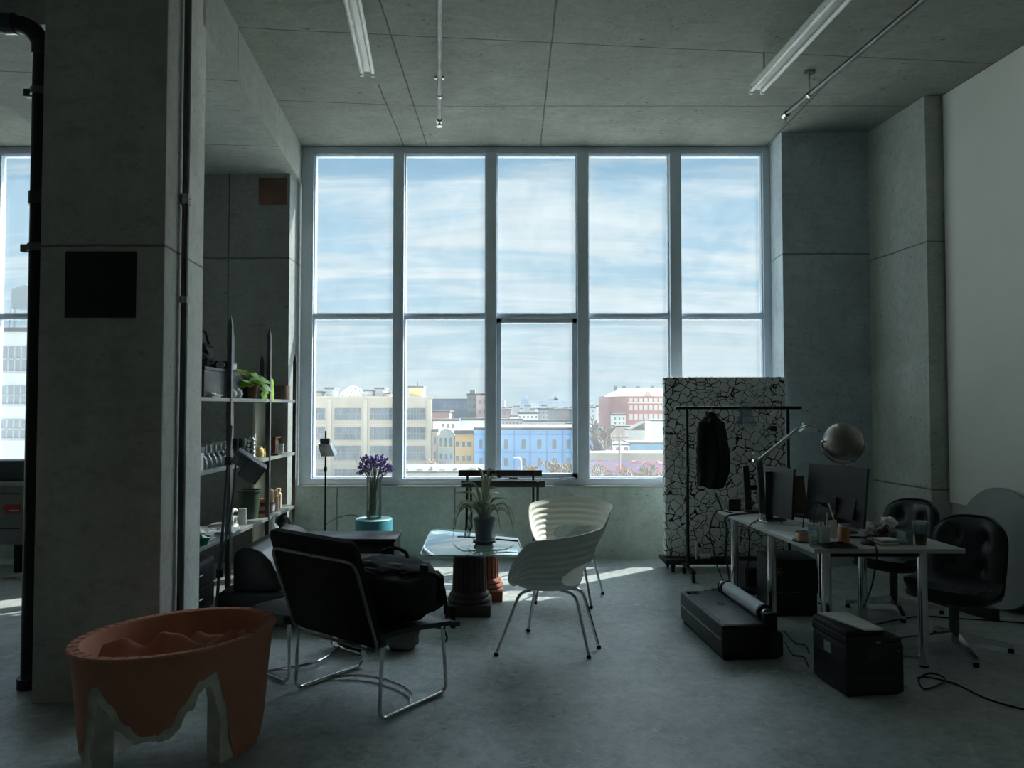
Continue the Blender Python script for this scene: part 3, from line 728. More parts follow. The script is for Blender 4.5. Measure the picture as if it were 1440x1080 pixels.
brush = [(622,640,'in front of the arched gable house'),(632,648,'left of the orange house'),(645,645,'in front of the orange house'),(655,650,'by the blue building left corner'),(742,652,'right of the curved street lamp'),(757,648,'under the third blue building window'),(772,645,'under the fourth blue building window'),(790,643,'left of the fourth mullion'),(803,641,'beside the fourth mullion'),(834,650,'right of the fourth mullion'),(846,646,'left of the utility pole'),(878,648,'right of the utility pole'),(892,650,'middle of the painted wall'),(906,648,'right part of the painted wall'),(922,652,'beside the crackled board')]
for i, (x, y, wh) in enumerate(brush):
    tree(x, y-9, None, 97+(i*5)%11, .9, 'dry leafless brush '+wh, [MT2, MT3][i%2], 'brush', 4, 20+i, 'bush', None, 2.6)
# low white roof in the near lot
t = bld('low_roof', 'low white cluttered roof in the near lot under the warehouse right end', 545, 700, 664.5, 82, 10, fac('lot_wall', (170,166,158)), roof=M_ROOF, parapet=.15)
for i, (x, ww) in enumerate(((572,5),(590,8),(607,4),(621,7),(640,5),(662,9),(684,6))):
    a, b = at(x,1,83).x, at(x+ww,1,83).x
    MB().box(a, b, 83, 85, Zp(664.5,82)+.1, Zp(664.5,82)+.35+.12*(i%3), .05).make('roof_vent', M_WHITEPL if i%2 else fac('vent', (170,160,146)), t, w=True)
# far left: white modern building and its roof tank
DL = 60
MWH = fac('white_modern', (226,230,230), .03)
t = bld('white_building', 'white modern building with grey window bands outside the far left window', -120, 60, 466, DL, 30, MWH, roof=M_ROOF, parapet=.3)
wins(t, DL, [(-100,-62),(-58,-20),(-16,39)], [(488,522),(543,568),(590,616)], fac('band_window', (150,160,170)), frame=fac('band_bars', (190,196,200)), mull=6)
rz_ = Zp(466,DL)+.3
t = thing('roof_tank', 'grey tank house on the roof of the white modern building', 'tank', (at(36,1,DL+8).x, DL+8, rz_))
a, b = at(26,1,DL+8).x, at(62,1,DL+8).x
mb = MB(); mb.box(a, b, DL+8, DL+12, Zp(434,DL+8), Zp(406,DL+8)); mb.prism([(a,Zp(406,DL+8)),(b,Zp(406,DL+8)),((a+b)/2,Zp(400,DL+8))], 0, 4, Matrix(((1,0,0,0),(0,0,-1,DL+12),(0,1,0,0),(0,0,0,1)))); mb.make('tank_body', fac('tank_grey', (170,182,190)), t, w=True, smooth=0)
mb = MB()
for x in (a+.15, b-.15):
    for y in (DL+8.2, DL+11.8): mb.tube([(x,y,rz_),(x,y,Zp(433,DL+8))], .12, 5)
mb.tube([(a-.3,DL+8,rz_),(a,DL+8,Zp(405,DL+8))], .06, 4); mb.make('tank_leg', fac('tank_grey', (170,182,190)), t, w=True)
# ------------------------------------------------------------------ sculpted terracotta trough (front left)
TC = Vector((-1.565, 3.50, 0)); RZ = .553
ca, sa = math.cos(PI/4), math.sin(PI/4)
def E(phi, s=1.0, off=0.0):
    """point of the oval at azimuth phi, scaled s, moved inwards by off"""
    dx_, dy_ = math.cos(phi), math.sin(phi); u, v = dx_*ca+dy_*sa, -dx_*sa+dy_*ca
    r = 1/math.sqrt((u/.436)**2+(v/.342)**2); r = r*s-off
    return Vector((r*dx_, r*dy_, 0))
HP = [(0,0),(8,0),(16,.03),(30,.26),(45,.4),(70,.36),(90,.33),(112,.36),(135,.37),(158,.24),(172,.04),(180,.07),(200,.10),(222,.095),(229,.13),(236,.24),(241,.42),(246,.43),(254,.36),(263,.27),(272,.215),(281,.215),(289,.24),(298,.32),(309,.41),(321,.435),(330,.3),(338,.08),(346,0),(360,0)]
def HB(deg):
    deg %= 360
    for (a, ha), (b, hb) in zip(HP, HP[1:]):
        if a <= deg <= b:
            t = (deg-a)/(b-a); t = t*t*(3-2*t); return ha+(hb-ha)*t
def taper(z): return .88+.12*min(1, max(0, z/.5))**.7
NP, NZ = 216, 16
t = thing('terracotta_trough', 'oval terracotta trough on ragged plaster legs in the left foreground', 'sculpture', TC)
def outer(i, j, off=0, drop=0, jag=0):
    ph = 2*PI*i; d = math.degrees(ph); top = RZ-.025
    h = HB(d) if drop == 0 else min(HB(d-5), HB(d-2.5), HB(d), HB(d+2.5), HB(d+5))
    j_ = jag*(noise.noise(Vector((math.cos(ph)*9, math.sin(ph)*9, 3)))*1.0+noise.noise(Vector((math.cos(ph)*28, math.sin(ph)*28, 7)))*.7)
    z0 = (max(0.0, h+j_) if h > .015 else 0.0) if drop == 0 else (max(0.0, h-drop+j_) if h > .15 else 0.0)
    z = top+(z0-top)*j
    p = E(ph, taper(z), off); p.z = z
    b = noise.noise(Vector((p.x*5, p.y*5, z*5)))*.008
    return Vector((p.x*(1+b), p.y*(1+b), z))
mb = MB()
mb.grid(lambda i, j: outer(i, j, 0, 0, .010), NP, NZ, True)
# rim, inner slope and modelled floor of the basin
prof = [(1.0,0,RZ-.025),(1.045,0,RZ-.02),(1.05,0,RZ-.008),(1.04,0,RZ),(1.0,0,RZ),(.94,0,RZ-.002),(.925,0,RZ-.01),(.90,0,RZ-.09),(.85,0,RZ-.15)]
mb2 = MB()
mb2.grid(lambda i, j: (lambda q: E(2*PI*i, q[0])+Vector((0,0,q[2])))(prof[round(j*(len(prof)-1))]), NP, len(prof), True)
bumps = [(-.2,-.10,.105,.09),(-.27,-.19,.07,.07),(-.12,-.22,.085,.07),(.0,.02,.11,.075),(.13,.15,.10,.08),(.22,.09,.07,.05),(.24,.19,.09,.05),(.02,.17,.09,.06),(-.05,-.06,.085,.05),(.09,-.10,.09,.05),(.16,-.02,.07,.06),(-.1,.06,.06,.06),(.05,-.2,.06,.05),(.3,.06,.07,.05)]
def fz(p):
    z = 0
    for bx, by, hh, r in bumps:
        d2 = (p.x-bx)**2+(p.y-by)**2; z = max(z, 0)+hh*math.exp(-(d2**.5/r)**1.8*1.0)
    a = abs(p.y-.55*p.x+.02)
    z += .05*math.exp(-(a/.04)**2)+.02*noise.noise(Vector((p.x*6,p.y*6,1)))
    return RZ-.165+min(.17, z)
def floor_(i, j):
    p = E(2*PI*i, .86*(1-j)); edge = min(1, j*6); p.z = RZ-.15+(fz(p)-RZ+.15)*edge
    return p
mb2.grid(floor_, 120, 46, True)
mb2.make('basin', M_TERRA, t)
mb.make('outer_skin', M_TERRA, t)
# plaster core under the clay skin: broken edge, a little proud below it
core = MB()
def ring(i, j):
    # j runs: outside edge (under skin) -> down -> broken bottom -> inner face -> up
    ph = 2*PI*i
    if j < .34: return outer(i, .3+.7*j/.34, .006, .03, .022)
    if j < .67:
        k = (j-.34)/.33; q = outer(i, 1, .006, .03+.014*math.sin(PI*k), .022)
        c = Vector((q.x, q.y, 0)); L = c.length; c = c*(L-.085*k)/L; c.z = q.z + .03*k*(1 if q.z > .01 else 0)
        return c
    k = (j-.67)/.33; q = outer(i, 1, .006, .03, .022); c = Vector((q.x, q.y, 0)); L = c.length; base = c*(L-.085)/L
    z = q.z+.03*(1 if q.z > .01 else 0); return Vector((base.x, base.y, z+(RZ-.2-z)*k))
core.grid(ring, NP, 19, True)
core.make('plaster_core', M_PLASTER, t)
# short tick marks set round the rim
tk = MB()
for k in range(44):
    ph = 2*PI*k/44+.03; p = E(ph, .935); q = E(ph, 1.035); p.z = q.z = RZ+.0005; d = (q-p).normalized(); n = Vector((-d.y,d.x,0))*.0011
    vs = [tk.bm.verts.new(v) for v in (p-n, q-n, q+n, p+n, p-n+Vector((0,0,.0015)), q-n+Vector((0,0,.0015)), q+n+Vector((0,0,.0015)), p+n+Vector((0,0,.0015)))]
    for f in ((0,3,2,1),(4,5,6,7),(0,1,5,4),(1,2,6,5),(2,3,7,6),(3,0,4,7)): tk.bm.faces.new([vs[i] for i in f])
tk.make('rim_seams', pm('rim_seam_dark', C(120,76,60), .9), t)
# ------------------------------------------------------------------ lounge armchair, bag, footstool
AC = Vector((-.793, 4.2, 0)); ARZ = -math.atan2(.61, .79)
t = thing('lounge_chair', 'low black leather lounge chair on chrome sled legs, seen from behind', 'armchair', AC, ARZ)
HWD, HD, SH = .345, .25, .375
for s in (-1, 1):
    x = s*HWD
    MB().tube(rpoly([(x,-HD+.02,SH),(x,-HD,.012),(x,HD,.012),(x,HD-.03,SH-.01)], .06, 6), .0105, 10).make('leg', M_CHROME, t)
MB().tube(spline([(-HWD,-.02,.014),(-.2,.10,.02),(0,.135,.022),(.2,.10,.02),(HWD,-.02,.014)], 6), .0085, 8).make('stretcher', M_CHROME, t)
MB().tube([(-HWD,HD-.04,SH-.012),(HWD,HD-.04,SH-.012)], .009, 8).make('seat_rail', M_CHROME, t)
q = MB()
def seatpt(i, j):
    x = -HWD-.01+2*(HWD+.01)*i; y = -HD-.0+(2*HD+.1)*j
    return Vector((x, y, SH+.012+.028*math.cos((j-.1)*PI*.9)-.018*max(0,(j-.85)/.15)))
q.grid(seatpt, 12, 14); q.solid(-.026); q.make('seat', M_BLACKLEATHER, t, flip=True)
lean = .18; BH = .555
Mb = Matrix.Translation((0,-HD,SH)) @ Matrix.Rotation(math.atan2(lean, BH-.02), 4, 'X')
bl_ = math.hypot(lean, BH)
def rrect(w_, h0, h1, r): return [(v.x, v.y) for v in rpoly([(-w_,h0,0),(w_,h0,0),(w_,h1,0),(-w_,h1,0)], r, 5, True)]
Mu = Mb @ Matrix(((1,0,0,0),(0,0,-1,0),(0,1,0,0),(0,0,0,1)))
MB().prism(rrect(HWD+.005, -.01, bl_, .045), -.032, .0, Mu, .008).make('backrest', M_BLACKFAB, t)
fr = [Mu @ Vector((x, y, .012)) for x, y in rrect(HWD-.0, -.02, bl_-.1, .06)]
MB().tube(fr, .0085, 8, True).make('back_frame', pm('dull_chrome', C(130,132,132), .3, .9), t)
# black backpack lying on the seat
t2 = thing('backpack', 'black fabric backpack slumped on the seat of the lounge chair', 'bag', AC+Vector((math.sin(-ARZ)*.06, math.cos(ARZ)*.06, SH+.04)), ARZ)
def blob(mb, c, sx_, sy_, sz_, amp, seed, pw=.55):
    b = bmesh.new(); bmesh.ops.create_icosphere(b, subdivisions=4, radius=1)
    for v in b.verts:
        p = v.co; f = lambda a: math.copysign(abs(a)**pw, a)
        p = Vector((f(p.x), f(p.y), f(p.z))); n = noise.noise(p*1.6+Vector((seed,0,0)))*amp+noise.noise(p*4+Vector((0,seed,0)))*amp*.45
        v.co = Vector((c[0]+p.x*sx_*(1+n), c[1]+p.y*sy_*(1+n), c[2]+p.z*sz_*(1+n)))
    mb.join(b)
q = MB(); blob(q, (.1,.02,.155), .235, .2, .14, .16, 3); q.make('bag_body', M_BLACKFAB, t2)
q = MB(); blob(q, (.06,.04,.27), .22, .16, .05, .25, 8, .7); q.make('bag_flap', M_BLACKFAB, t2)
q = MB(); blob(q, (.21,.17,.14), .12, .06, .1, .2, 12, .6); q.make('front_pocket', M_BLACKFAB, t2)
q = MB(); q.tube(spline([(.26,-.08,.28),(.34,-.03,.29),(.36,.1,.25),(.36,.16,.12),(.33,.2,.02)],6), .012, 6); q.make('shoulder_strap', M_BLACKFAB, t2)
q = MB(); q.tube(spline([(-.1,.1,.33),(-.02,.12,.36),(.08,.12,.35),(.13,.1,.32)],6), .011, 6); q.make('top_handle', M_BLACKFAB, t2)
q = MB(); q.cbox((.335,.02,.3), .05, .03, .05, .008); q.make('buckle', M_BLACKPL, t2)
q = MB(); q.tube([(-.08,-.06,.31),(.2,-.02,.315)], .004, 5); q.make('zip', M_STEEL, t2)
# straps hanging below the front edge
q = MB(); q.tube(spline([(.2,.33,.02),(.2,.345,-.03),(.2,.33,-.12),(.22,.33,-.17),(.19,.33,-.22),(.21,.33,-.28)],5), .006, 6); q.make('hanging_strap', M_BLACKFAB, t2)
q = MB(); q.box(.255,.285,.32,.33,-.1,.02); q.make('hanging_strap', M_BLACKFAB, t2)
# grey canvas bag on floor under the seat
p = fl(563, 920); t = thing('canvas_bag', 'small grey canvas bag on the floor under the lounge chair', 'bag', (p.x, p.y+.1, 0), .3)
q = MB(); blob(q, (0,0,.085), .1, .08, .085, .2, 5); q.make('bag_body', pm('grey_canvas', C(104,106,102), .9, var=.2, bmp=.3), t)
q = MB(); q.tube(spline([(-.05,0,.16),(-.03,0,.22),(.03,0,.22),(.05,0,.16)],5), .008, 6); q.make('handle', M_BLACKFAB, t)
# black low box under the footstool
p = fl(508, 918); t = thing('storage_box', 'low black box on the floor between the footstool and the lounge chair', 'box', (p.x-.02, p.y+.14, 0), ARZ)
MB().box(-.14,.14,-.1,.1,0,.15,.012).make('body', M_BLACKPL, t); MB().box(-.146,.146,-.106,.106,.15,.17,.006).make('lid', M_BLACKPL, t)
# footstool
fd = Vector((.61,.79,0)).normalized(); rd = Vector((.79,-.61,0)).normalized()
FO = fl(405, 962)+fd*.28-rd*.17
t = thing('footstool', 'black leather footstool on chrome loop legs left of the lounge chair', 'footstool', FO, ARZ)
MB().prism(rrect(.19,-.3,.3,.05), .335, .395, None, .014).make('seat', M_BLACKLEATHER, t)
for y in (-.275, .3): MB().tube(rpoly([(.17,y,.345),(.172,y,.012),(-.172,y,.012),(-.17,y,.345)], .05, 6), .0105, 10).make('leg', M_CHROME, t)
MB().tube(spline([(-.08,-.275,.014),(.02,-.1,.02),(.05,0,.022),(.02,.12,.02),(-.08,.3,.014)],6), .0085, 8).make('stretcher', M_CHROME, t)
# ------------------------------------------------------------------ sofa
SZ = .285; SX0, SX1 = -2.02, -1.03; SY0, SY1 = 5.35, 6.62
t = thing('sofa', 'low black leather sofa with a rolled backrest and flat arm, left of the glass table', 'sofa', ((SX0+SX1)/2, (SY0+SY1)/2, 0))
MB().box(SX0-.1, SX1-.02, SY0, SY1-.02, .04, SZ-.02, .025, seg=3).make('base', M_BLACKLEATHER, t, w=True)
MB().box(SX0+.02, SX1-.1, SY0+.08, SY1-.1, 0, .045).make('plinth', M_BLACKPL, t, w=True)
q = MB(); q.box(SX0+.36, SX1, SY0+.1, SY1-.28, SZ-.022, SZ+.07, .035, seg=4); q.make('seat_cushion', M_BLACKLEATHER, t, w=True)
# backrest: quarter-round roll along Y
bp = [(0,0)]+[(.335*math.sin(a)**.8+.0, .32*math.cos(a)**.75) for a in [k*PI/2/12 for k in range(0,13)]]
bp = [(0,0),(.34,0),(.335,.06),(.315,.14),(.275,.22),(.21,.285),(.13,.315),(.07,.315),(.02,.29),(0,.24)]
def backp(i, j):
    n = len(bp); k = j*(n); a = bp[int(k) % n]; return Vector((SX0-.0+a[0], SY0+.03+(SY1-SY0-.2)*i, SZ-.021+a[1]))
q = MB(); M_ = Matrix(((1,0,0,SX0),(0,0,-1,SY1-.16),(0,1,0,SZ-.02),(0,0,0,1)))
q.prism(bp, 0, SY1-SY0-.2, M_, .014); q.make('backrest', M_BLACKLEATHER, t, w=True, smooth=40)
MB().box(SX0+.02, SX1+.035, SY1-.3, SY1+.05, .06, .455, .03, seg=3).make('arm', M_BLACKLEATHER, t, w=True)
MB().box(SX0+.0, SX1+.05, SY1-.33, SY1+.07, .452, .485, .012).make('arm_top', M_BLACKLEATHER, t, w=True)
MB().box(SX0+.4, SX1-.05, SY0+.14, SY1-.4, SZ+.068, SZ+.09, .011).make('seat_pad', M_BLACKLEATHER, t, w=True)
# teal drum stool with the vase, behind the sofa arm
p = fl(526, 778); TQ = Vector((at(526,735,7.15).x, 7.15, 0)); zt_ = Zp(729, 7.15)
t = thing('drum_stool', 'turquoise drum stool behind the sofa arm carrying the flower vase', 'stool', TQ)
r_ = 26/1040*7.15
MB().lathe([(0,0),(r_-.01,0),(r_,.01),(r_,zt_-.02),(r_-.004,zt_-.012),(r_-.012,zt_-.01),(0,zt_-.01)], 40).make('drum', M_TEAL, t)
MB().lathe([(0,zt_-.0099),(r_-.006,zt_-.0099),(r_-.002,zt_-.005),(r_-.006,zt_),(0,zt_)], 40).make('top_disc', pm('pale_teal', C(150,196,198), .45, var=.05), t)
VB = TQ+Vector((0,-.01,zt_))
t = thing('flower_vase', 'tall clear glass cylinder vase on the turquoise drum stool', 'vase', VB)
vr, vh = .072, .40
MB().lathe([(0,0),(vr,0),(vr,vh),(vr-.005,vh),(vr-.005,.012),(0,.012)], 32).make('glass', glass_thin('vase_glass', (.95,.97,.96,1), .02, .07), t)
MB().lathe([(0,.013),(vr-.006,.013),(vr-.006,.115),(0,.115)], 28).make('water', glass_thin('vase_water', (.82,.92,.88,1), .03, .06), t)
t = thing('flower_bunch', 'bunch of purple flowers on thin green stems in the glass vase', 'flowers', VB+Vector((0,0,.014)))
rr = random.Random(5); st = MB(); bl = MB(); wl = MB()
for k in range(34):
    a = rr.uniform(0, 2*PI); b = Vector((math.cos(a)*.03-.02, math.sin(a)*.03, .005))
    tx = rr.uniform(-.17,.15); ty = rr.uniform(-.1,.1); e = Vector((tx, ty, rr.uniform(.44,.56)-abs(tx)*.35+.03))
    m = Vector((max(-.05,min(.05,tx*.35)), max(-.05,min(.05,ty*.35)), .34))
    P = spline([b, b*.5+m*.5+Vector((0,0,.0)), m, e], 4); st.tube(P, .0028, 5)
    for q_ in range(9 if k < 26 else 5):
        o = Vector((rr.gauss(0,.017), rr.gauss(0,.017), rr.gauss(0,.016))); dst = bl if k < 26 else wl
        b2 = bmesh.new(); bmesh.ops.create_icosphere(b2, subdivisions=1, radius=rr.uniform(.008,.014) if k < 26 else .005)
        for v in b2.verts: v.co = Vector((v.co.x, v.co.y, v.co.z*1.3))+e+o*(1 if k < 26 else 1.8)
        dst.join(b2)
    if k >= 26: st.tube([m*.3+e*.7, e+Vector((.05,0,.02))], .0015, 4)
st.make('stems', pm('stem_green', C(86,108,66), .6), t); bl.make('blossoms', pm('purple_petal', C(150,126,196), .7, var=.25, scale=20), t); wl.make('small_buds', pm('pale_bud', C(196,206,196), .7), t)
# slim reading lamp by the window
p = at(457, 750, 7.3)
t = thing('floor_lamp', 'slim floor lamp with a small silvery head by the window left end', 'floor lamp', (p.x, 7.3, 0))
q = MB(); q.lathe([(0,0),(.13,0),(.13,.015),(.03,.025),(0,.025)], 24); q.make('base', M_BLACKMETAL, t)
q = MB(); q.tube([(0,0,.02),(0,0,Zp(606,7.3))], .009, 8); q.make('pole', M_BLACKMETAL, t)
zh = Zp(630,7.3)
q = MB(); q.cbox((.0,-.02,zh+.05), .09, .07, .09, .012, M=Matrix.Translation((0,0,0))); q.make('lamp_body', M_DARKSTEEL, t)
q = MB(); q.hexa([(-.02,-.1,zh-.075),(.115,-.1,zh-.075),(.115,0,zh-.05),(-.02,0,zh-.05),(-.055,-.07,zh+.04),(.06,-.07,zh+.04),(.06,0,zh+.06),(-.055,0,zh+.06)]); q.make('lamp_shade', M_CHROME, t)
q = MB(); q.cbox((.0,0,Zp(660,7.3)), .03, .03, .05, .006); q.make('height_knob', M_BLACKPL, t)
# ------------------------------------------------------------------ glass coffee table on two fluted columns
TZ = .51
fl_, fr_, br_, bl_q = fl(590,780,TZ), fl(735,780,TZ), fl(733,741,TZ), fl(607,741,TZ)
cx_ = (fl_.x+fr_.x+br_.x+bl_q.x)/4; cy_ = (fl_.y+br_.y)/2
def table_glass():
    m, nt, out = newmat('table_glass')
    tr = nd(nt, 'ShaderNodeBsdfTransparent'); tr.inputs[0].default_value = (.80,.92,.88,1)
    gs = nd(nt, 'ShaderNodeBsdfGlossy'); gs.inputs['Roughness'].default_value = .01; gs.inputs[0].default_value = (.95,1,1,1)
    fr = nd(nt, 'ShaderNodeFresnel'); fr.inputs[0].default_value = 1.55
    mx = nd(nt, 'ShaderNodeMixShader'); nt.links.new(mp(nt, fr.outputs[0], 0, .5, .2, 1), mx.inputs[0])
    nt.links.new(tr.outputs[0], mx.inputs[1]); nt.links.new(gs.outputs[0], mx.inputs[2]); nt.links.new(mx.outputs[0], out.inputs[0]); return m
t = thing('glass_table', 'low glass topped coffee table on two fluted columns', 'table', (cx_, cy_, 0))
poly = [(v.x, v.y) for v in rpoly([(fl_.x,fl_.y,0),(fr_.x,fr_.y,0),(br_.x,br_.y,0),(bl_q.x,bl_q.y,0)], .06, 5, True)]
MB().prism(poly, TZ-.012, TZ, None, .003).make('table_top', table_glass(), t, w=True)
def column(c, h, mat, nm):
    r = .135
    def flute(a, z): return 1 if z < .17 or z > h-.07 else 1-.075*max(0, math.cos(a*20))**.6 if math.cos(a*20) > 0 else 1
    q = MB()
    q.cbox((c[0],c[1],.045), .34, .34, .09, .008)
    prof = [(.165,.09),(.172,.105),(.165,.12),(.15,.13),(.158,.14),(.15,.155),(.137,.165),(.132,.175)]+[(r-.008*k/6, .175+(h-.25)*k/6) for k in range(7)]+[(r-.006,h-.065),(.14,h-.055),(.14,h-.04),(.155,h-.03),(.155,h)]
    q.lathe(prof, 160, (c[0],c[1],0), flute=flute); q.make(nm, mat, t, w=True)
C1 = fl(660, 861); C1 = Vector((C1.x, C1.y+.02, 0))
column(C1, TZ-.013, pm('dark_brown_column', C(62,48,44), .5, var=.2), 'column_base')
C2 = Vector((Xp(679,6.28), 6.28, 0))
column(C2, TZ-.013, pm('terracotta_column', C(150,86,62), .7, var=.12), 'column_base')
# potted spiky plant on the table
pb = fl(681, 762, TZ); PB = Vector((pb.x, pb.y+.03, TZ))
t = thing('potted_plant', 'spiky leaved plant in a grey pot on the glass table', 'plant', PB)
k_ = PB.y/1040
MB().lathe([(0,0),(11.5*k_,0),(12*k_,.004),(14.5*k_,.165),(15.6*k_,.165),(15.8*k_,.19),(14.4*k_,.19),(13.8*k_,.17),(0,.165)], 28).make('pot', pm('slate_pot', C(88,104,112), .5, var=.1), t)
MB().lathe([(0,0),(15*k_,0),(16.5*k_,.016),(15.5*k_,.018),(14*k_,.006),(0,.005)], 28).make('saucer', pm('slate_pot', C(88,104,112)), t)
MB().lathe([(0,.160),(13.5*k_,.160),(13*k_,.172),(0,.176)], 20).make('soil', pm('potting_soil', C(60,48,38), .95, bmp=.5), t)
def blade(mb, P, w0, fold=.3):
    P = [Vector(p) for p in P]; n = len(P); L, R, Cn = [], [], []
    for i, p in enumerate(P):
        d = (P[min(i+1,n-1)]-P[max(i-1,0)]).normalized(); s_ = d.cross(Vector((0,0,1)))
        if s_.length < 1e-3: s_ = Vector((1,0,0))
        s_.normalize(); up = s_.cross(d); w_ = w0*(math.sin(PI*min(1,(i/(n-1))*.78+.22)))**.8+.0006
        L.append(mb.bm.verts.new(p+s_*w_+up*w_*fold)); R.append(mb.bm.verts.new(p-s_*w_+up*w_*fold)); Cn.append(mb.bm.verts.new(p))
        
    L2 = [mb.bm.verts.new(v.co-Vector((0,0,.0025))) for v in L]; R2 = [mb.bm.verts.new(v.co-Vector((0,0,.0025))) for v in R]; C2_ = [mb.bm.verts.new(v.co-Vector((0,0,.004))) for v in Cn]
    for i in range(n-1):
        for A, B in ((L,Cn),(Cn,R)): mb.bm.faces.new((A[i],B[i],B[i+1],A[i+1]))
        for A, B in ((C2_,L2),(R2,C2_)): mb.bm.faces.new((A[i],B[i],B[i+1],A[i+1]))
        mb.bm.faces.new((L2[i],L[i],L[i+1],L2[i+1])); mb.bm.faces.new((R[i],R2[i],R2[i+1],R[i+1]))
rr = random.Random(11); q = MB()
tips = [(-.26,-.03,-.14),(.25,-.02,-.13),(-.27,.08,-.03),(.26,.06,-.02),(-.13,-.2,-.1),(.14,-.18,-.08),(-.235,-.02,.02),(-.25,.05,.22),(-.2,-.08,.30),(-.17,.1,.12),(.215,-.03,.02),(.2,.04,.18),(.16,-.08,.10),(.12,.08,.33),(.02,-.12,.36),(-.06,.05,.42),(.09,.02,.40),(.06,-.17,.12),(-.1,-.16,.14),(.13,.14,.2),(-.12,.15,.25),(.03,.19,.2),(-.22,.0,.13),(.1,-.1,.28)]
for i, (x, y, z) in enumerate(tips):
    z += .16; r_ = math.hypot(x, y); top = max(z, .27)+.05*rr.random()
    droop = z < .36
    p0 = (x*.06, y*.06, .165); p1 = (x*.32, y*.32, .165+(top-.165)*.85); p2 = (x*.72, y*.72, top-.01 if droop else (top+z)/2); p3 = (x, y, z)
    P = spline([p0, p1, p2, p3], 6); n_ = len(P); q.tube(P, [.0095*(math.sin(PI*min(1, (k_i/(n_-1))*.72+.28)))**.8+.0008 for k_i in range(n_)], 6)
q.make('leaves', pm('agave_leaf', C(176,184,156), .5, var=.3, scale=14), t)
# folding trestle with two dark wooden rails behind the table
YT = 7.2
t = thing('folding_bench', 'folding trestle with two dark wooden rails and metal legs below the window', 'trestle', (Xp(705,YT), YT, 0))
M_DKW = pm('dark_slat_wood', C(48,46,44), .55, var=.2, stretch=(.2,1,1))
a, b = Xp(645,YT+.12), Xp(762,YT+.12); z0, z1 = Zp(669.5,YT+.12), Zp(661,YT+.12)
MB().box(a, b, YT+.1, YT+.14, z0, z1, .006).make('rail', M_DKW, t, w=True)
a2, b2 = Xp(648.5,YT-.05), Xp(766.5,YT-.05); z2, z3 = Zp(685,YT-.05), Zp(676,YT-.05)
MB().box(a2, b2, YT-.07, YT-.03, z2, z3, .006).make('rail', M_DKW, t, w=True)
for s_, x in ((-1, Xp(657,YT)), (1, Xp(750,YT))):
    MB().tube(rpoly([(x+.0,YT+.085,z1-.01),(x-.02*s_*0,YT-.2,0.012),(x,YT-.28,.012)], .03, 4), .012, 8).make('leg', M_BLACKMETAL, t, w=True)
    MB().tube(rpoly([(x+.045*s_*-1*0+.04,YT-.085,z3-.005),(x+.04,YT+.25,.012),(x+.04,YT+.32,.012)], .03, 4), .012, 8).make('leg', M_BLACKMETAL, t, w=True)
    MB().tube([(x+.02,YT+.0,.52),(x+.02,YT+.06,.52)], .016, 8).make('hinge', M_STEEL, t, w=True)
MB().tube([(Xp(657,YT),YT+.2-.02,.14),(Xp(750,YT),YT+.2-.02,.14)], .007, 6).make('cross_bar', M_BLACKMETAL, t, w=True)
q = MB(); q.box(Xp(690,YT),Xp(698,YT),YT+.07,YT+.1,z0-.02,z0+.03,.004); q.make('bracket', M_STEEL, t, w=True)
# ------------------------------------------------------------------ ribbed white shell chairs
M_SHELL = pm('white_shell', C(226,230,222), .42, var=.03, scale=3)
def shell_fn(sc_):
    def prm(al):                              # al: 0 front .. pi back
        c = math.cos(al)
        k = (1-c)/2                           # 0 front, 1 back
        R = .235+.075*math.sin(al/1)**2+.06*k
        kk = min(1, max(0, (k-.015)/.55)); H = .42+.30*kk*kk*(3-2*kk)+.085*k
        H -= .03*math.exp(-((k-.0)/.06)**2)
        return R, H
    def fn(i, j):
        al = 2*PI*i-PI; a = abs(al); R, H = prm(a); t_ = j
        R0 = .20
        if t_ < .4:
            r = R0*t_/.4; z = .415+.012*(t_/.4)**2; wz = 0
            bx, by = r*math.sin(al), r*math.cos(al)
        else:
            s = (t_-.4)/.6
            r = R0+(R-R0)*(s**.9*.75+.25*math.sin(s*PI/2)); z = .427+(H-.427)*(s**1.15)
            bx, by = r*math.sin(al), r*math.cos(al)
            if H > .5:
                rib = .0045*math.sin(s*2*PI*8.5)*min(1,(H-.45)/.1)*min(1, s*4)*min(1,(1-s)*8)
                bx += rib*math.sin(al); by += rib*math.cos(al); z += 0
        by -= .05*max(0, (z-.43))/.36         # back leans backwards
        return Vector((bx*1.02, by*1.0+.03, z))
    return fn
def hole(i, j):
    al = abs(2*PI*i-PI); s = (j-.4)/.6
    return al > 2.35 and ((al-PI)/.80)**2+((s-.27)/.21)**2 < 1 and s > 0
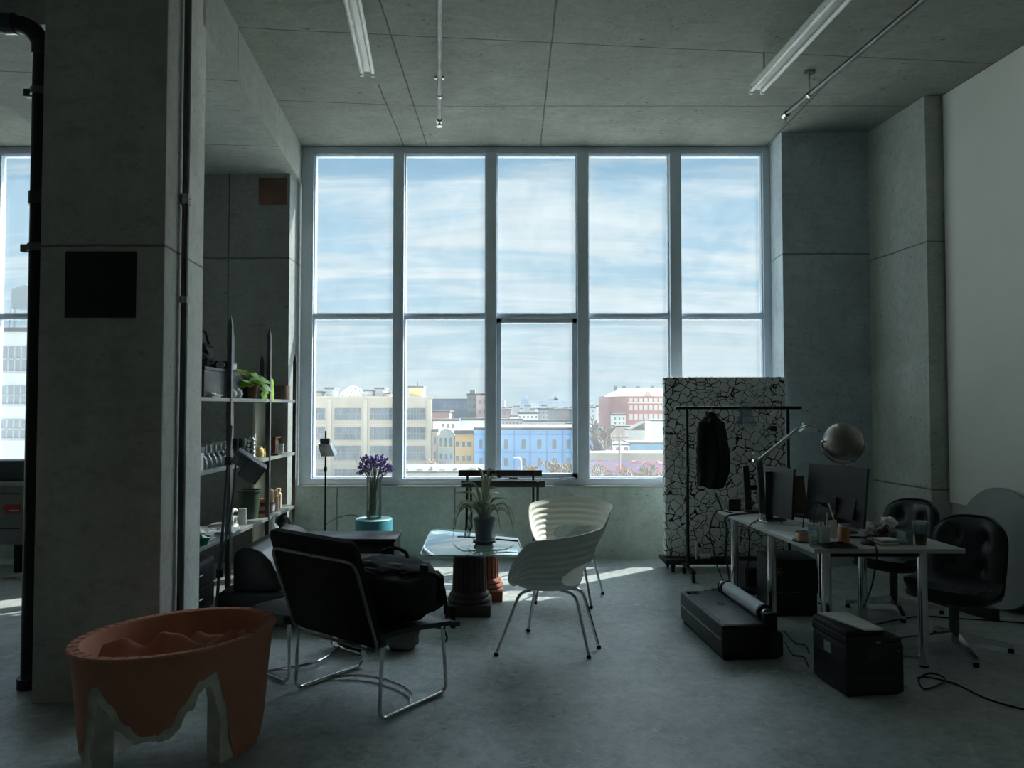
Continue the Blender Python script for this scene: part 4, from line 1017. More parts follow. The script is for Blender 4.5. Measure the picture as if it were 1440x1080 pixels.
def shell_chair(label, loc, rz, feet, name='shell_chair'):
    t = thing(name, label, 'chair', loc, rz)
    q = MB(); q.grid(shell_fn(1), 96, 76, True, skip=hole)
    # close the middle of the pan
    bmesh.ops.remove_doubles(q.bm, verts=q.bm.verts[:], dist=.0004)
    q.solid(-.006); q.make('shell', M_SHELL, t, smooth=50)
    R = Matrix.Rotation(-rz, 3, 'Z')
    q2 = MB(); tops = []
    for k, f in enumerate(feet):
        p = R @ (Vector(f)-Vector(loc)); p.z = 0
        u = Vector((p.x, p.y, 0)).normalized()
        top = Vector((u.x*.215, u.y*.215+.02, .385)); mid = Vector((u.x*.09, u.y*.09+.02, .395)); tops.append(mid)
        q = MB(); q.tube(rpoly([mid, top, Vector((p.x, p.y, .012))], .05, 6), .0105, 10); q.make('leg', M_CHROME, t)
        q2 = MB(); q2.lathe([(0,0),(.014,0),(.016,.006),(.013,.02),(0,.02)], 12, (p.x,p.y,0)); q2.make('foot_glide', M_RUBBER, t)
    q = MB(); q.tube(spline(tops+[tops[0]], 4), .0095, 8)
    for m_ in tops: q.tube([m_, m_+Vector((0,0,.024))], .012, 8)
    q.make('seat_bracket', M_DARKSTEEL, t)
    return t
f1 = [fl(698,922), fl(743,888), fl(828,926), fl(842,912)]
shell_chair('ribbed white shell chair nearest the camera, seen from behind on chrome legs', (fl(698,922)*.25+fl(743,888)*.25+fl(828,926)*.25+fl(842,912)*.25)[:2]+(0,), math.atan2(.87,.49), f1)
c2 = Vector((Xp(800,6.22), 6.22, 0)); rz2 = math.atan2(.30,-.95)
Rm = Matrix.Rotation(rz2, 3, 'Z')
f2 = [c2+Rm@Vector(v) for v in ((-.23,.23,0),(.23,.23,0),(.24,-.22,0),(-.24,-.22,0))]
shell_chair('ribbed white shell chair facing the camera behind the nearer one, below the window', c2, rz2, f2)
# ------------------------------------------------------------------ open shelving along the left
SX = -2.22; SD = .34; SHZ = (1.67, 1.14, .60)
SY = (4.9, 5.82, 6.75, 7.56)
M_SHELF = pm('steel_shelf', C(128,132,130), .5, .3, var=.12)
t = thing('shelving_unit', 'tall open steel shelving with pointed posts, between pillar and window wall', 'shelf', (SX-SD/2, 6.2, 0))
for y in SY:
    for x in (SX, SX-SD):
        q = MB(); w2 = .017; h = 2.24 if y < 7.5 else 2.06
        q.box(x-w2, x+w2, y-w2, y+w2, 0, h); q.hexa([(x-w2,y-w2,h-.001),(x+w2,y-w2,h-.001),(x+w2,y+w2,h-.001),(x-w2,y+w2,h-.001)]+[(x-.002,y-.002,h+.08),(x+.002,y-.002,h+.08),(x+.002,y+.002,h+.08),(x-.002,y+.002,h+.08)])
        q.make('post', M_DARKSTEEL, t, w=True, smooth=0)
for z in SHZ+(.12,):
    MB().box(SX-SD-.01, SX+.012, SY[0]-.05, SY[-1]+.03, z-.03, z, .003).make('shelf_board', M_SHELF, t, w=True, smooth=0)
def sh(px, x=SX-.12): return Vector((x, x/((px-720)/1040.0)*ray(720,572)[1], 0))
def put(px, lev, dx=-.12): v = sh(px, SX+dx); v.z = SHZ[lev]; return v
# upper shelf ---------------------------------------------------------
v = put(297, 0, -.17); v.y = 5.60
t = thing('equipment_crate', 'black crate under the dark heap on the top shelf, next to the pillar', 'crate', v)
MB().box(-.15,.15,-.22,.22,0,.2,.01).make('body', M_BLACKPL, t); MB().box(-.155,.155,-.225,.225,.2,.225,.006).make('lid', M_BLACKPL, t)
t = thing('camera_bag', 'black lumpy camera bag heaped on the crate on the top shelf', 'bag', v+Vector((0,-.02,.226)))
q = MB(); blob(q, (0,-.02,.09), .13, .17, .088, .3, 31, .7); q.make('bag_body', M_BLACKFAB, t)
q = MB(); blob(q, (-.02,-.08,.2), .09, .1, .06, .35, 33, .8); q.make('bag_flap', M_BLACKFAB, t)
q = MB(); q.tube(spline([(.02,-.1,.2),(.05,.02,.28),(.06,.08,.2),(.08,.16,.08)],5), .008, 6); q.make('strap', M_BLACKFAB, t)
v2 = put(340, 0, -.24); v2.y = 6.35
t = thing('electronics_box', 'black electronics box behind the pothos plant on the top shelf', 'box', v2)
MB().box(-.1,.1,-.2,.2,0,.225,.008).make('body', M_BLACKPL, t); MB().box(.1,.104,-.18,.18,.03,.19).make('front_grille', M_CHARCOAL, t)
t = thing('projector', 'small black projector with a silver lens ring on the electronics box', 'projector', v2+Vector((.0,-.05,.226)))
MB().box(-.08,.08,-.12,.1,0,.09,.012).make('body', M_BLACKPL, t); MB().tube([(.03,-.12,.05),(.03,-.15,.05)], .034, 16).make('lens', M_CHROME, t); MB().box(.08,.083,.0,.08,.02,.07).make('side_vent', M_STEEL, t)
v = put(290, 0, -.08)
t = thing('paper_stack', 'low stack of white papers at the near end of the top shelf', 'papers', v, .08)
for k, (dy, dx2) in enumerate(((0,0),(.02,.01),(-.03,-.005))): MB().cbox((dx2,dy,.006+k*.012), .15, .21+.02*k, .011, .001, .06*k).make('sheets', M_PAPER, t)
v = put(303, 0, -.07)
t = thing('hand_tool', 'black hand tool lying by the papers on the top shelf', 'tool', v)
MB().tube(spline([(0,-.1,.02),(.0,-.04,.07),(.0,.02,.05),(0,.1,.015)],5), .016, 8).make('handle', M_BLACKPL, t)
MB().tube(spline([(0,.06,.05),(.01,.11,.015)],4), .008, 6).make('tip', M_STEEL, t)
v = put(315, 0, -.07)
t = thing('bottle', 'white slim bottle left of the round vases on the top shelf', 'bottle', v)
MB().lathe([(0,0),(.03,0),(.032,.06),(.026,.075),(.012,.085),(.012,.09),(0,.09)], 16).make('body', M_WHITEPL, t); MB().lathe([(0,.09),(.013,.09),(.013,.11),(0,.112)], 12).make('cap', M_CHROME, t)
for i, (px, r, l) in enumerate(((326,.038,'left of the two small round white vases on the top shelf'),(334,.042,'right of the two small round white vases on the top shelf'))):
    v = put(px, 0, -.06)
    t = thing('round_vase', l, 'vase', v); MB().lathe([(0,0),(r*.5,0),(r*.95,r*.6),(r,r),(r*.85,r*1.5),(r*.35,r*1.85),(r*.25,r*2.05),(r*.2,r*2.05),(0,r*1.9)], 22).make('body', M_WHITEPL, t)
v = put(352.5, 0, -.1)
t = thing('pothos_plant', 'green leaved pothos in a terracotta pot on the top shelf', 'plant', v)
MB().lathe([(0,0),(.046,0),(.064,.105),(.07,.105),(.071,.13),(.062,.13),(.058,.108),(0,.105)], 24).make('pot', M_CLAY, t)
q = MB(); st = MB(); rr = random.Random(2)
def heart(mb, c, d, n, s):
    d = d.normalized(); n = (n-d*n.dot(d)).normalized(); sd_ = d.cross(n)
    pts = [(0,0),(.32,-.18),(.55,.05),(.52,.4),(.3,.8),(0,1.15),(-.3,.8),(-.52,.4),(-.55,.05),(-.32,-.18)]
    top = [mb.bm.verts.new(c+(sd_*x+d*y)*s+n*(.12*s*(1-abs(x)*2)-.15*s*y*y)) for x, y in pts]; ct = mb.bm.verts.new(c+d*.4*s+n*.02*s)
    bot = [mb.bm.verts.new(w_.co-n*.0018) for w_ in top]; cb_ = mb.bm.verts.new(ct.co-n*.0018); m_ = len(pts)
    for k in range(m_):
        mb.bm.faces.new((top[k],top[(k+1)%m_],ct)); mb.bm.faces.new((bot[(k+1)%m_],bot[k],cb_)); mb.bm.faces.new((top[k],bot[k],bot[(k+1)%m_],top[(k+1)%m_]))
for k in range(38):
    a = rr.uniform(0,2*PI); rad = rr.uniform(.03,.15); e = Vector((math.cos(a)*rad*.8, math.sin(a)*rad*1.0, .17+rr.uniform(-.02,.1)-rad*.35))
    st.tube(spline([(0,0,.1),(e.x*.4,e.y*.4,e.z*.9),e],4), .0022, 5)
    heart(q, e, Vector((math.cos(a),math.sin(a),rr.uniform(-.9,.1))), Vector((.5,-.4,1)), rr.uniform(.06,.085))
for e in (Vector((.09,.16,.13)), Vector((.1,.2,.17)), Vector((.08,.12,.06)), Vector((.09,.24,.12)), Vector((.1,.22,.07))):
    st.tube(spline([(0,.02,.11),(.05,e.y*.5,.19),e],4), .0022, 5); heart(q, e, Vector((.2,.25,-1)), Vector((1,-.5,.4)), .095)
st.make('stems', pm('pothos_stem', C(120,120,70), .6), t); q.make('leaves', M_LEAF, t)
v = put(396, 0, -.09)
t = thing('clay_pot', 'brown straight sided clay pot at the window end of the top shelf', 'pot', v)
MB().lathe([(0,0),(.078,0),(.08,.01),(.08,.14),(.072,.14),(.070,.012),(0,.012)], 30).make('body', pm('brown_clay', C(112,92,82), .8, var=.12), t)
# middle shelf ---------------------------------------------------------
v = put(277, 1, -.05); v.y = 5.24
t = thing('card_box', 'white lidded card box at the pillar end of the middle shelf', 'box', v)
MB().box(-.1,.05,-.1,.1,0,.15,.004).make('body', M_PAPER, t); MB().box(-.105,.055,-.105,.105,.13,.17,.004).make('lid', M_CHARCOAL, t); MB().box(.05,.053,-.05,.05,.04,.09).make('label', M_GREYPAPER, t)
def goblet(label, v, first=[None]):
    if first[0] is None:
        t = thing('wine_glass', label, 'glass', v, 0, 'wine glasses on the middle shelf')
        MB().lathe([(.034,0),(.043,.05),(.04,.08),(.02,.105),(.005,.112),(.005,.165),(.034,.172),(.034,.174),(.003,.174),(.003,.11),(.018,.103),(.038,.08),(.041,.05),(.032,0)], 20).make('glass', M_GLASS, t); first[0] = t; return t
    return dup(first[0], v, None, label)
gi = 0
for row, dx_ in (('front', -.05), ('back', -.16)):
    for k, px in enumerate((284,291,298,305,312,319)):
        goblet('upturned wine glass, %s from the pillar in the %s row on the middle shelf' % (ORD[k+1], row), put(px, 1, dx_))
v = put(336, 1, -.1)
t = thing('coffee_grinder', 'black round coffee grinder on the middle shelf between glasses and silver stack', 'grinder', v)
MB().lathe([(0,0),(.055,0),(.055,.02),(.04,.05),(.045,.1),(.062,.13),(.066,.17),(.06,.175),(0,.175)], 24).make('body', M_BLACKPL, t); MB().lathe([(0,.175),(.064,.175),(.064,.19),(0,.192)], 24).make('lid', M_CHARCOAL, t)
v = put(354.5, 1, -.08)
t = thing('moka_stack', 'stack of shiny silver ring bowls on the middle shelf', 'bowl stack', v)
for k in range(5): MB().lathe([(0,.001),(.026,.001),(.04,.018),(.042,.026),(.03,.036),(0,.036)], 24, (0,0,k*.0355)).make('ring_bowl', M_CHROME, t)
MB().lathe([(0,.178),(.02,.178),(.018,.195),(0,.2)], 16).make('knob', M_CHROME, t)
v = put(366, 1, -.09)
t = thing('yellow_jar', 'small pale yellow jar right of the silver stack on the middle shelf', 'jar', v)
MB().lathe([(0,0),(.034,0),(.04,.03),(.034,.07),(.02,.085),(.02,.095),(0,.097)], 20).make('body', pm('yellow_glaze', C(206,190,120), .4), t)
v = put(371.5, 1, -.07)
t = thing('honey_bottle', 'little amber bottle beside the shelf post on the middle shelf', 'bottle', v)
MB().lathe([(0,0),(.018,0),(.02,.04),(.012,.06),(.009,.08),(0,.08)], 14).make('body', pm('amber', C(190,140,60), .3), t); MB().lathe([(0,.08),(.011,.08),(.011,.095),(0,.096)], 12).make('cap', M_BLACKPL, t)
v = put(392, 1, -.16)
t = thing('wooden_tray', 'brown wooden tray standing upright at the window end of the middle shelf', 'tray', v)
q = MB(); q.box(-.012,.0,-.15,.1,0,.15); q.make('tray_panel', M_BROWN, t)
q = MB(); q.box(-.012,.02,-.155,-.14,0,.155); q.box(-.012,.02,.09,.105,0,.155); q.box(-.012,.02,-.155,.105,.142,.157); q.box(-.012,.02,-.14,.09,.0,.012); q.make('tray_rim', M_BROWN, t)
v = put(394, 1, -.055)
t = thing('tumbler', 'clear glass tumbler in front of the wooden tray on the middle shelf', 'glass', v)
MB().lathe([(0,0),(.033,0),(.04,.1),(.037,.1),(.031,.01),(0,.01)], 20).make('glass', M_GLASS, t)
v = put(384, 1, -.05)
t = thing('dark_dish', 'flat dark red dish by the tumbler on the middle shelf', 'dish', v)
MB().lathe([(0,0),(.04,0),(.075,.018),(.072,.02),(.04,.005),(0,.005)], 24).make('body', pm('oxblood', C(90,46,40), .35), t)
# lower shelf ----------------------------------------------------------
v = put(273, 2, -.06); v.y = 5.17
t = thing('green_tin', 'tall sea green tin at the pillar end of the lower shelf', 'tin', v)
MB().box(-.07,.05,-.07,.05,0,.25,.006).make('body', pm('sea_green', C(112,158,140), .45), t); MB().box(-.073,.053,-.073,.053,.25,.285,.006).make('lid', pm('sea_green', C(112,158,140)), t)
v = put(284, 2, -.04)
t = thing('glass_dish', 'emerald green glass dish beside the green tin on the lower shelf', 'dish', v)
MB().lathe([(0,0),(.05,0),(.06,.03),(.075,.055),(.07,.058),(.055,.03),(.045,.008),(0,.008)], 10).make('body', pm('emerald_glass', C(30,120,92), .15), t, smooth=0); MB().lathe([(0,.008),(.05,.02),(.06,.05),(.02,.075),(0,.07)], 8).make('lid', pm('emerald_glass', C(30,120,92)), t, smooth=0)
v = put(292, 2, -.14); v.y = 5.5
t = thing('magazine_pile', 'pile of white magazines and loose paper on the lower shelf', 'papers', v)
for k in range(4): MB().cbox((.0,.02*k,.007+k*.016), .2, .3-.02*k, .015, .002, .1*(k%3)-.1).make('magazine', M_PAPER if k > 1 else M_GREYPAPER, t)
q = MB(); q.grid(lambda i, j: Vector((-.1+.2*i, -.12+.24*j, .075+.05*noise.noise(Vector((i*3,j*3,2)))+.03*math.sin(PI*i))), 14, 14); q.solid(.002); q.make('crumpled_sheet', M_PAPER, t)
v = put(322, 2, -.06)
t = thing('notebook', 'flat white notebook beside the lamp stand on the lower shelf', 'book', v, .1)
MB().box(-.07,.07,-.12,.12,0,.004).make('cover', M_GREYPAPER, t); MB().box(-.067,.067,-.117,.117,.004,.018).make('pages', M_PAPER, t)
v = put(331, 2, -.09)
t = thing('tape_dispenser', 'cream tape dispenser beside the paper roll on the lower shelf', 'tool', v)
q = MB(); q.tube(arc((0,0,.05), .035, 0, 2*PI, 20, 'yz')[:-1], .012, 8, True); q.make('tape_ring', M_GREYPAPER, t); q = MB(); q.tube(spline([(0,-.03,.05),(0,-.05,.12),(0,.0,.145),(0,.05,.13)],5), .012, 8); q.box(-.02,.02,-.06,.05,0,.02,.004); q.make('frame', M_WHITEPL, t)
v = put(343, 2, -.08)
t = thing('paper_roll', 'upright white paper roll on the lower shelf', 'roll', v)
MB().lathe([(.012,0),(.034,0),(.034,.13),(.012,.13),(.012,0)], 24).make('roll', M_PAPER, t)
v = put(352.5, 2, -.14)
t = thing('green_bucket', 'dark green plastic bucket on the lower shelf', 'bucket', v)
MB().lathe([(0,0),(.08,0),(.098,.24),(.105,.24),(.105,.255),(.095,.255),(.078,.01),(0,.01)], 30).make('body', pm('bucket_green', C(66,84,66), .5), t)
v = put(367.5, 2, -.06)
t = thing('ring_stack', 'stack of coral and white rings beside the green bucket', 'stack', v)
for k in range(5): MB().lathe([(.01,0),(.035,0),(.042,.016),(.035,.032),(.01,.032),(.01,0)], 20, (0,0,k*.033)).make('ring', pm('coral', C(206,130,110), .6) if k % 2 == 0 else pm('dark_ring', C(60,44,44), .6), t)
for i, (px, dx_, h, l, m_) in enumerate(((379.5,-.08,.1,'dark printed box under the pale cups on the lower shelf',pm('plum', C(112,74,76), .6)),(386,-.1,.13,'narrow black and cream box right of the plum box on the lower shelf',M_CHARCOAL))):
    v = put(px, 2, dx_); t = thing('small_box', l, 'box', v); MB().box(-.045,.045,-.075,.075,0,h-.02,.003).make('body', m_, t); MB().box(-.046,.046,-.076,.076,h-.02,h,.003).make('lid', M_CHARCOAL, t); MB().box(.045,.047,-.04,.04,.02,h-.03).make('label', M_GREYPAPER, t)
v = put(380, 2, -.08); v.z += .1
t = thing('wood_cup', 'pale wooden cup standing on the plum printed box', 'cup', v); MB().lathe([(0,0),(.042,0),(.048,.05),(.036,.11),(.02,.125),(0,.127)], 22).make('body', M_PALEWOOD, t)
for px, h, dx_, l in ((389,.2,-.05,'left of two pale wooden bottles at the window end of the lower shelf'),(393,.19,-.1,'right of two pale wooden bottles at the window end of the lower shelf')):
    v = put(px, 2, dx_); t = thing('wooden_bottle', l, 'bottle', v); MB().lathe([(0,0),(.03,0),(.032,h*.7),(.02,h*.78),(.018,h*.85),(0,h*.85)], 18).make('body', pm('cream_wood', C(212,190,150), .6), t); MB().lathe([(0,h*.85),(.022,h*.85),(.022,h),(0,h)], 16).make('stopper', pm('cream_wood', C(212,190,150)), t)
# on the bottom board
v = put(276, 2, -.15); v.z = .12; v.y = 5.35
t = thing('drawer_box', 'dark grey drawer box on the bottom shelf next to the pillar', 'drawer box', v)
MB().box(-.15,.13,-.3,.25,0,.36,.006).make('body', M_CHARCOAL, t)
for k in range(2): d_ = MB().box(.13,.142,-.28,.23,.02+.17*k,.17+.17*k,.004).make('drawer', M_BLACKPL, t); MB().tube([(.15,-.06,.1+.17*k),(.15,.0,.1+.17*k)], .006, 6).make('handle', M_STEEL, d_)
for px, h, l, m_, dx_ in ((384,.42,'white plastic jug on the bottom shelf behind the sofa',M_WHITEPL,-.1),(400,.44,'dark jug with pale neck on the bottom shelf near the window',M_CHARCOAL,-.1)):
    v = put(px, 2, dx_); v.z = .12; t = thing('jug', l, 'jug', v)
    MB().lathe([(0,0),(.09,0),(.1,.03),(.1,h*.5),(.06,h*.78),(.03,h*.85),(.03,h*.95),(0,h*.95)], 22).make('body', m_, t); MB().lathe([(0,h*.95),(.035,h*.95),(.035,h),(0,h)], 14).make('cap', M_WHITEPL, t)
# pale boards leaning behind the shelves
YB_ = 7.56
a, b = Xp(355.5,7.44), Xp(368,7.44)
t = thing('leaning_board', 'tall pale plank standing behind the shelves against the alcove wall', 'board', ((a+b)/2, 7.5, 0), 1.36)
MB().box(-.095,.095,-.012,.012,0,1.655,.003).make('plank', pm('pale_plank', C(226,224,200), .7, var=.06), t)
# clamp work light on a thin stand in front of the shelves
p0 = fl(302, 888); p1 = at(325, 598, 5.35)
t = thing('work_lamp', 'black double headed clamp lamp on a slim leaning stand in front of the shelves', 'floor lamp', (p0.x, p0.y, 0))
q = MB(); q.tube([p0+Vector((0,0,.02)), p1], .012, 8); q.make('pole', M_DARKSTEEL, t, w=True)
q = MB(); q.tube([p0+(p1-p0)*.28+Vector((0,0,-.03)), p0+(p1-p0)*.28+Vector((0,0,.03))], .024, 10); q.make('height_clamp', M_BLACKPL, t, w=True)
q = MB(); q.tube(spline([p0+(p1-p0)*.28, p0+(p1-p0)*.6+Vector((.05,0,0)), p1+Vector((.05,0,-.1))],5), .008, 8); q.make('stay_tube', M_DARKSTEEL, t, w=True)
q = MB()
for k in range(3):
    a = 2*PI*k/3+.4; q.tube([p0+Vector((0,0,.16)), p0+Vector((math.cos(a)*.2, math.sin(a)*.2, .012))], .009, 6)
q.make('tripod_base', M_BLACKMETAL, t, w=True)
hz_ = at(330, 648, 5.35)
q = MB(); q.tube([at(319,648,5.35), at(336,646,5.33)], .014, 8); q.cbox(at(322,648,5.35), .05,.05,.06,.008); q.make('bracket', M_BLACKPL, t, w=True)
for (px, py, w_, h_, ry, l) in ((342,646,.085,.06,.62,''),(355,661,.09,.085,.62,'')):
    c = at(px, py, 5.3); M_ = Matrix.Translation(c) @ Matrix.Rotation(ry, 4, 'Y') @ Matrix.Rotation(.3, 4, 'Z')
    hd = MB().box(-w_*.8, w_*.8, -.05, .05, -h_*.85, h_*.85, .008, M_).make('lamp_head', M_BLACKPL, t, w=True)
    MB().box(-w_*.7, w_*.7, -.056, -.049, -h_*.75, h_*.75, .003, M_).make('lamp_glass', pm('lamp_lens', C(90,100,106), .2), hd, w=True)
# ------------------------------------------------------------------ crackled board on a dolly
def crackle():
    m, nt, out = newmat('crackle_paint'); co = coords(nt)
    wob = nd(nt, 'ShaderNodeTexNoise'); wob.inputs['Scale'].default_value = 5; wob.inputs['Detail'].default_value = 5; nt.links.new(co, wob.inputs['Vector'])
    wv = nd(nt, 'ShaderNodeVectorMath'); wv.operation = 'SCALE'; wv.inputs['Scale'].default_value = .11; nt.links.new(wob.outputs['Color'], wv.inputs[0])
    ad = nd(nt, 'ShaderNodeVectorMath'); ad.operation = 'ADD'; nt.links.new(co, ad.inputs[0]); nt.links.new(wv.outputs[0], ad.inputs[1])
    def vor(s):
        v = nd(nt, 'ShaderNodeTexVoronoi'); v.feature = 'DISTANCE_TO_EDGE'; v.inputs['Scale'].default_value = s
        nt.links.new(ad.outputs[0], v.inputs['Vector']); return v.outputs['Distance']
    wd = mp(nt, noi(nt, co, 2.5, 4), .3, .7, .3, 1.3)
    a = mth(nt, 'LESS_THAN', vor(13), mth(nt, 'MULTIPLY', wd, .048))
    b = mth(nt, 'MULTIPLY', mth(nt, 'LESS_THAN', vor(31), mth(nt, 'MULTIPLY', wd, .045)), mth(nt, 'GREATER_THAN', noi(nt, co, 3.3, 3), .56))
    k = mth(nt, 'MAXIMUM', a, b)
    c = mixc(nt, mp(nt, noi(nt, co, 3, 5), .3, .7), C(212,218,216), C(236,240,236)); c = mixc(nt, k, c, C(16,17,18))
    pbsdf(nt, out, c, .75, 0, bump(nt, mth(nt, 'SUBTRACT', 1.0, k), .4, .006)); return m
YC = 7.33
xa, xb_ = Xp(934,YC), Xp(1105,YC); z0, z1 = Zp(783,YC), Zp(530,YC)
t = thing('crackled_board', 'big upright board with black crackle pattern standing on a black dolly', 'board', ((xa+xb_)/2, YC, 0))
MB().box(xa, xb_, YC-.0, YC+.1, z0, z1, .02).make('panel', crackle(), t, w=True)
d_ = MB().box(xa-.03, xb_-.02, YC-.16, YC+.16, z0-.045, z0-.001, .005).make('dolly', M_BLACKPL, t, w=True)
for x in (xa+.05, xb_-.1):
    for y in (YC-.12, YC+.12):
        q = MB(); q.tube([(x-.012,y,.03),(x+.012,y,.03)], .03, 14); q.box(x-.02,x+.02,y-.02,y+.02,.05,z0-.04); q.make('caster', M_RUBBER, t, w=True)
v = fl(975, 801); v = Vector((Xp(990,YC-.13), YC-.115, z0))
t = thing('tape_roll', 'pale roll lying on the front edge of the black dolly', 'roll', v)
MB().tube([(-.05,0,.026),(.05,0,.026)], .025, 16).make('roll', M_PAPER, t); MB().tube([(-.052,0,.026),(.052,0,.026)], .01, 12).make('core', M_BROWN, t)
v = Vector((Xp(979,YC-.1), YC-.1, z0))
t = thing('paper_tube', 'thin pale tube standing upright on the black dolly', 'tube', v+Vector((-.01,-.0,0)))
MB().lathe([(0,0),(.011,0),(.011,.15),(0,.15)], 12).make('tube', M_PAPER, t); MB().lathe([(0,.15),(.012,.15),(.012,.158),(0,.158)], 12).make('cap', M_WHITEPL, t)
# ------------------------------------------------------------------ clothes rack
YK = 6.98
zbar = Zp(573.5, YK)
t = thing('clothes_rack', 'black metal clothes rack on casters in front of the crackled board', 'clothes rack', (Xp(1037,YK), YK, 0))
MB().tube([(Xp(950,YK),YK,zbar),(Xp(1127,YK),YK,zbar)], .014, 10).make('top_rail', M_BLACKMETAL, t, w=True)
for px in (966, 1108):
    x = Xp(px,YK)
    MB().tube([(x,YK,.1),(x,YK,zbar)], .014, 10).make('post', M_BLACKMETAL, t, w=True)
    MB().box(x-.02,x+.02,YK-.22,YK+.18,.075,.105,.004).make('foot_bar', M_BLACKMETAL, t, w=True)
    for y in (YK-.2, YK+.16):
        q = MB(); q.tube([(x-.013,y,.031),(x+.013,y,.031)], .031, 14); q.tube([(x,y,.05),(x,y,.08)], .01, 8); q.make('caster', M_RUBBER, t, w=True)
    MB().tube([(x,YK,.98),(x,YK,1.04)], .019, 10).make('post_collar', M_DARKSTEEL, t, w=True)
# jacket on a hanger
XJ = Xp(1000,YK)
def hook(q, x, y, r=.018):
    q.tube([(x,y,zbar-.09)]+[(x+r*math.sin(a)*1.0, y, zbar+.012+r*.6+r*-math.cos(a)) if False else (x+.0, y+r*math.sin(a), zbar-.0+r*1.0*-math.cos(a)+.0) for a in [k*PI/8-.4 for k in range(-0, 11)]], .003, 6)
def hanger_mesh(x, y, w_, drop, tilt=0):
    q = MB(); c, s = math.cos(tilt), math.sin(tilt)
    q.tube([(x,y,zbar-.075),(x,y,zbar-.02),(x,y-.012,zbar-.005),(x,y-.016,zbar+.009),(x,y-.008,zbar+.019),(x,y+.006,zbar+.021),(x,y+.016,zbar+.01)], .0028, 6)
    return q, [(x-c*w_,y-s*w_,zbar-.075-drop),(x-c*w_*.5,y-s*w_*.5,zbar-.085-drop*.5),(x,y,zbar-.07),(x+c*w_*.5,y+s*w_*.5,zbar-.085-drop*.5),(x+c*w_,y+s*w_,zbar-.075-drop)]
t = thing('coat_hanger', 'wooden coat hanger carrying the black jacket', 'hanger', (XJ, YK, zbar))
q, P = hanger_mesh(XJ, YK, .1, .05, 1.0); q.make('hook', M_STEEL, t, w=True); q = MB(); q.tube(spline(P,4), .009, 8); q.make('bar', M_BROWN, t, w=True)
t = thing('jacket', 'black jacket hanging on the clothes rack', 'jacket', (XJ, YK, zbar-.9))
prof = [(582,5,.02),(588,9,.035),(596,15,.05),(606,18,.06),(625,19.5,.07),(645,20.5,.075),(665,21.5,.08),(677,20,.08),(684,19,.075)]
cxs = [1000,1000,1001,1001,1002,1003,1002,1000,998]
def jk(i, j):
    f = j*(len(prof)-1); k = min(int(f), len(prof)-2); u = f-k
    py = prof[k][0]*(1-u)+prof[k+1][0]*u; hw = prof[k][1]*(1-u)+prof[k+1][1]*u; dp = prof[k][2]*(1-u)+prof[k+1][2]*u; cx = cxs[k]*(1-u)+cxs[k+1]*u
    a = 2*PI*i; x = Xp(cx, YK)+hw/1040*YK*math.cos(a); y = YK+dp*math.sin(a)
    fold = noise.noise(Vector((i*9%9+math.cos(a)*2, math.sin(a)*2, py*.018)))*.022*(.4+j)+.010*math.sin(a*7+py*.02)*j
    return Vector((x+fold*math.cos(a), y+fold*1.2*math.sin(a)-.0, Zp(py, YK)+.014*math.sin(a*2+1)*j+.02*noise.noise(Vector((math.cos(a)*2,math.sin(a)*2,5)))*j))
q = MB(); q.grid(jk, 64, 36, True); q.solid(-.006); q.make('body', pm('navy_cloth', C(20,24,34), .85, var=.2, bmp=.3), t, w=True)
def sleeve(px, pyl, w1, yoff):
    q = MB(); pts = spline([at(px[0],594,YK+yoff), at(px[1],620,YK+yoff*1.2), at(px[2],650,YK+yoff*1.2), at(px[3],pyl,YK+yoff)],6)
    n = len(pts); q.tube(pts, [.045*w1*(1-.25*k/n)+.004*math.sin(k*1.7) for k in range(n)], 14); return q
sleeve((988,985,984,987), 668, .85, -.05).make('sleeve', pm('navy_cloth', C(20,24,34)), t, w=True)
sleeve((1012,1015,1016,1012), 683, .95, -.06).make('sleeve', pm('navy_cloth', C(20,24,34)), t, w=True)
q = MB(); q.tube(spline([at(994,588,YK-.03), at(1000,581,YK-.01), at(1007,588,YK-.03), at(1009,600,YK-.06)],6), .016, 8); q.make('collar', pm('navy_cloth', C(20,24,34)), t, w=True)
# clear plastic hanger with clips, empty bent hanger
t = thing('clip_hanger', 'clear plastic clip hanger with pale clips, right of the jacket', 'hanger', (Xp(1048,YK), YK, zbar))
mcl = glass_thin('clear_plastic', (.8,.86,.88,1), .08, .12)
q = MB(); z = lambda py: Zp(py, YK)
x0_, x1_ = Xp(1040,YK), Xp(1057,YK); q.box(x0_,x1_,YK-.022,YK-.018,z(586),z(571)); q.box(x0_,x1_,YK+.018,YK+.022,z(586),z(571)); q.box(x0_,x1_,YK-.022,YK+.022,z(571),z(570)); q.make('loop', mcl, t, w=True)
q = MB(); q.hexa([(Xp(1030,YK),YK-.09,z(599)),(Xp(1062,YK),YK-.09,z(599)),(Xp(1068,YK),YK+.09,z(596)),(Xp(1036,YK),YK+.09,z(596)),(Xp(1040,YK),YK-.03,z(586)),(Xp(1057,YK),YK-.03,z(586)),(Xp(1058,YK),YK+.03,z(586)),(Xp(1041,YK),YK+.03,z(586))]); q.make('body', mcl, t, w=True)
for k in range(5): MB().cbox((Xp(1032+k*4.4,YK),YK-.095,z(597.5)), .014,.012,.02,.002).make('clip', M_WHITEPL, t, w=True)
XH = Xp(1085,YK)
t = thing('wire_hanger', 'empty wire hanger at the right end of the rack', 'hanger', (XH, YK, zbar))
q, P = hanger_mesh(XH, YK, .15, .14, .5); q.make('hook', M_STEEL, t, w=True); q = MB(); q.tube(spline(P,5), .005, 6); q.make('wire', M_STEEL, t, w=True)
t = thing('wall_hook', 'small black gadget stuck on the crackled board behind the wire hanger', 'gadget', (Xp(1087,YC), YC-.03, z(604)))
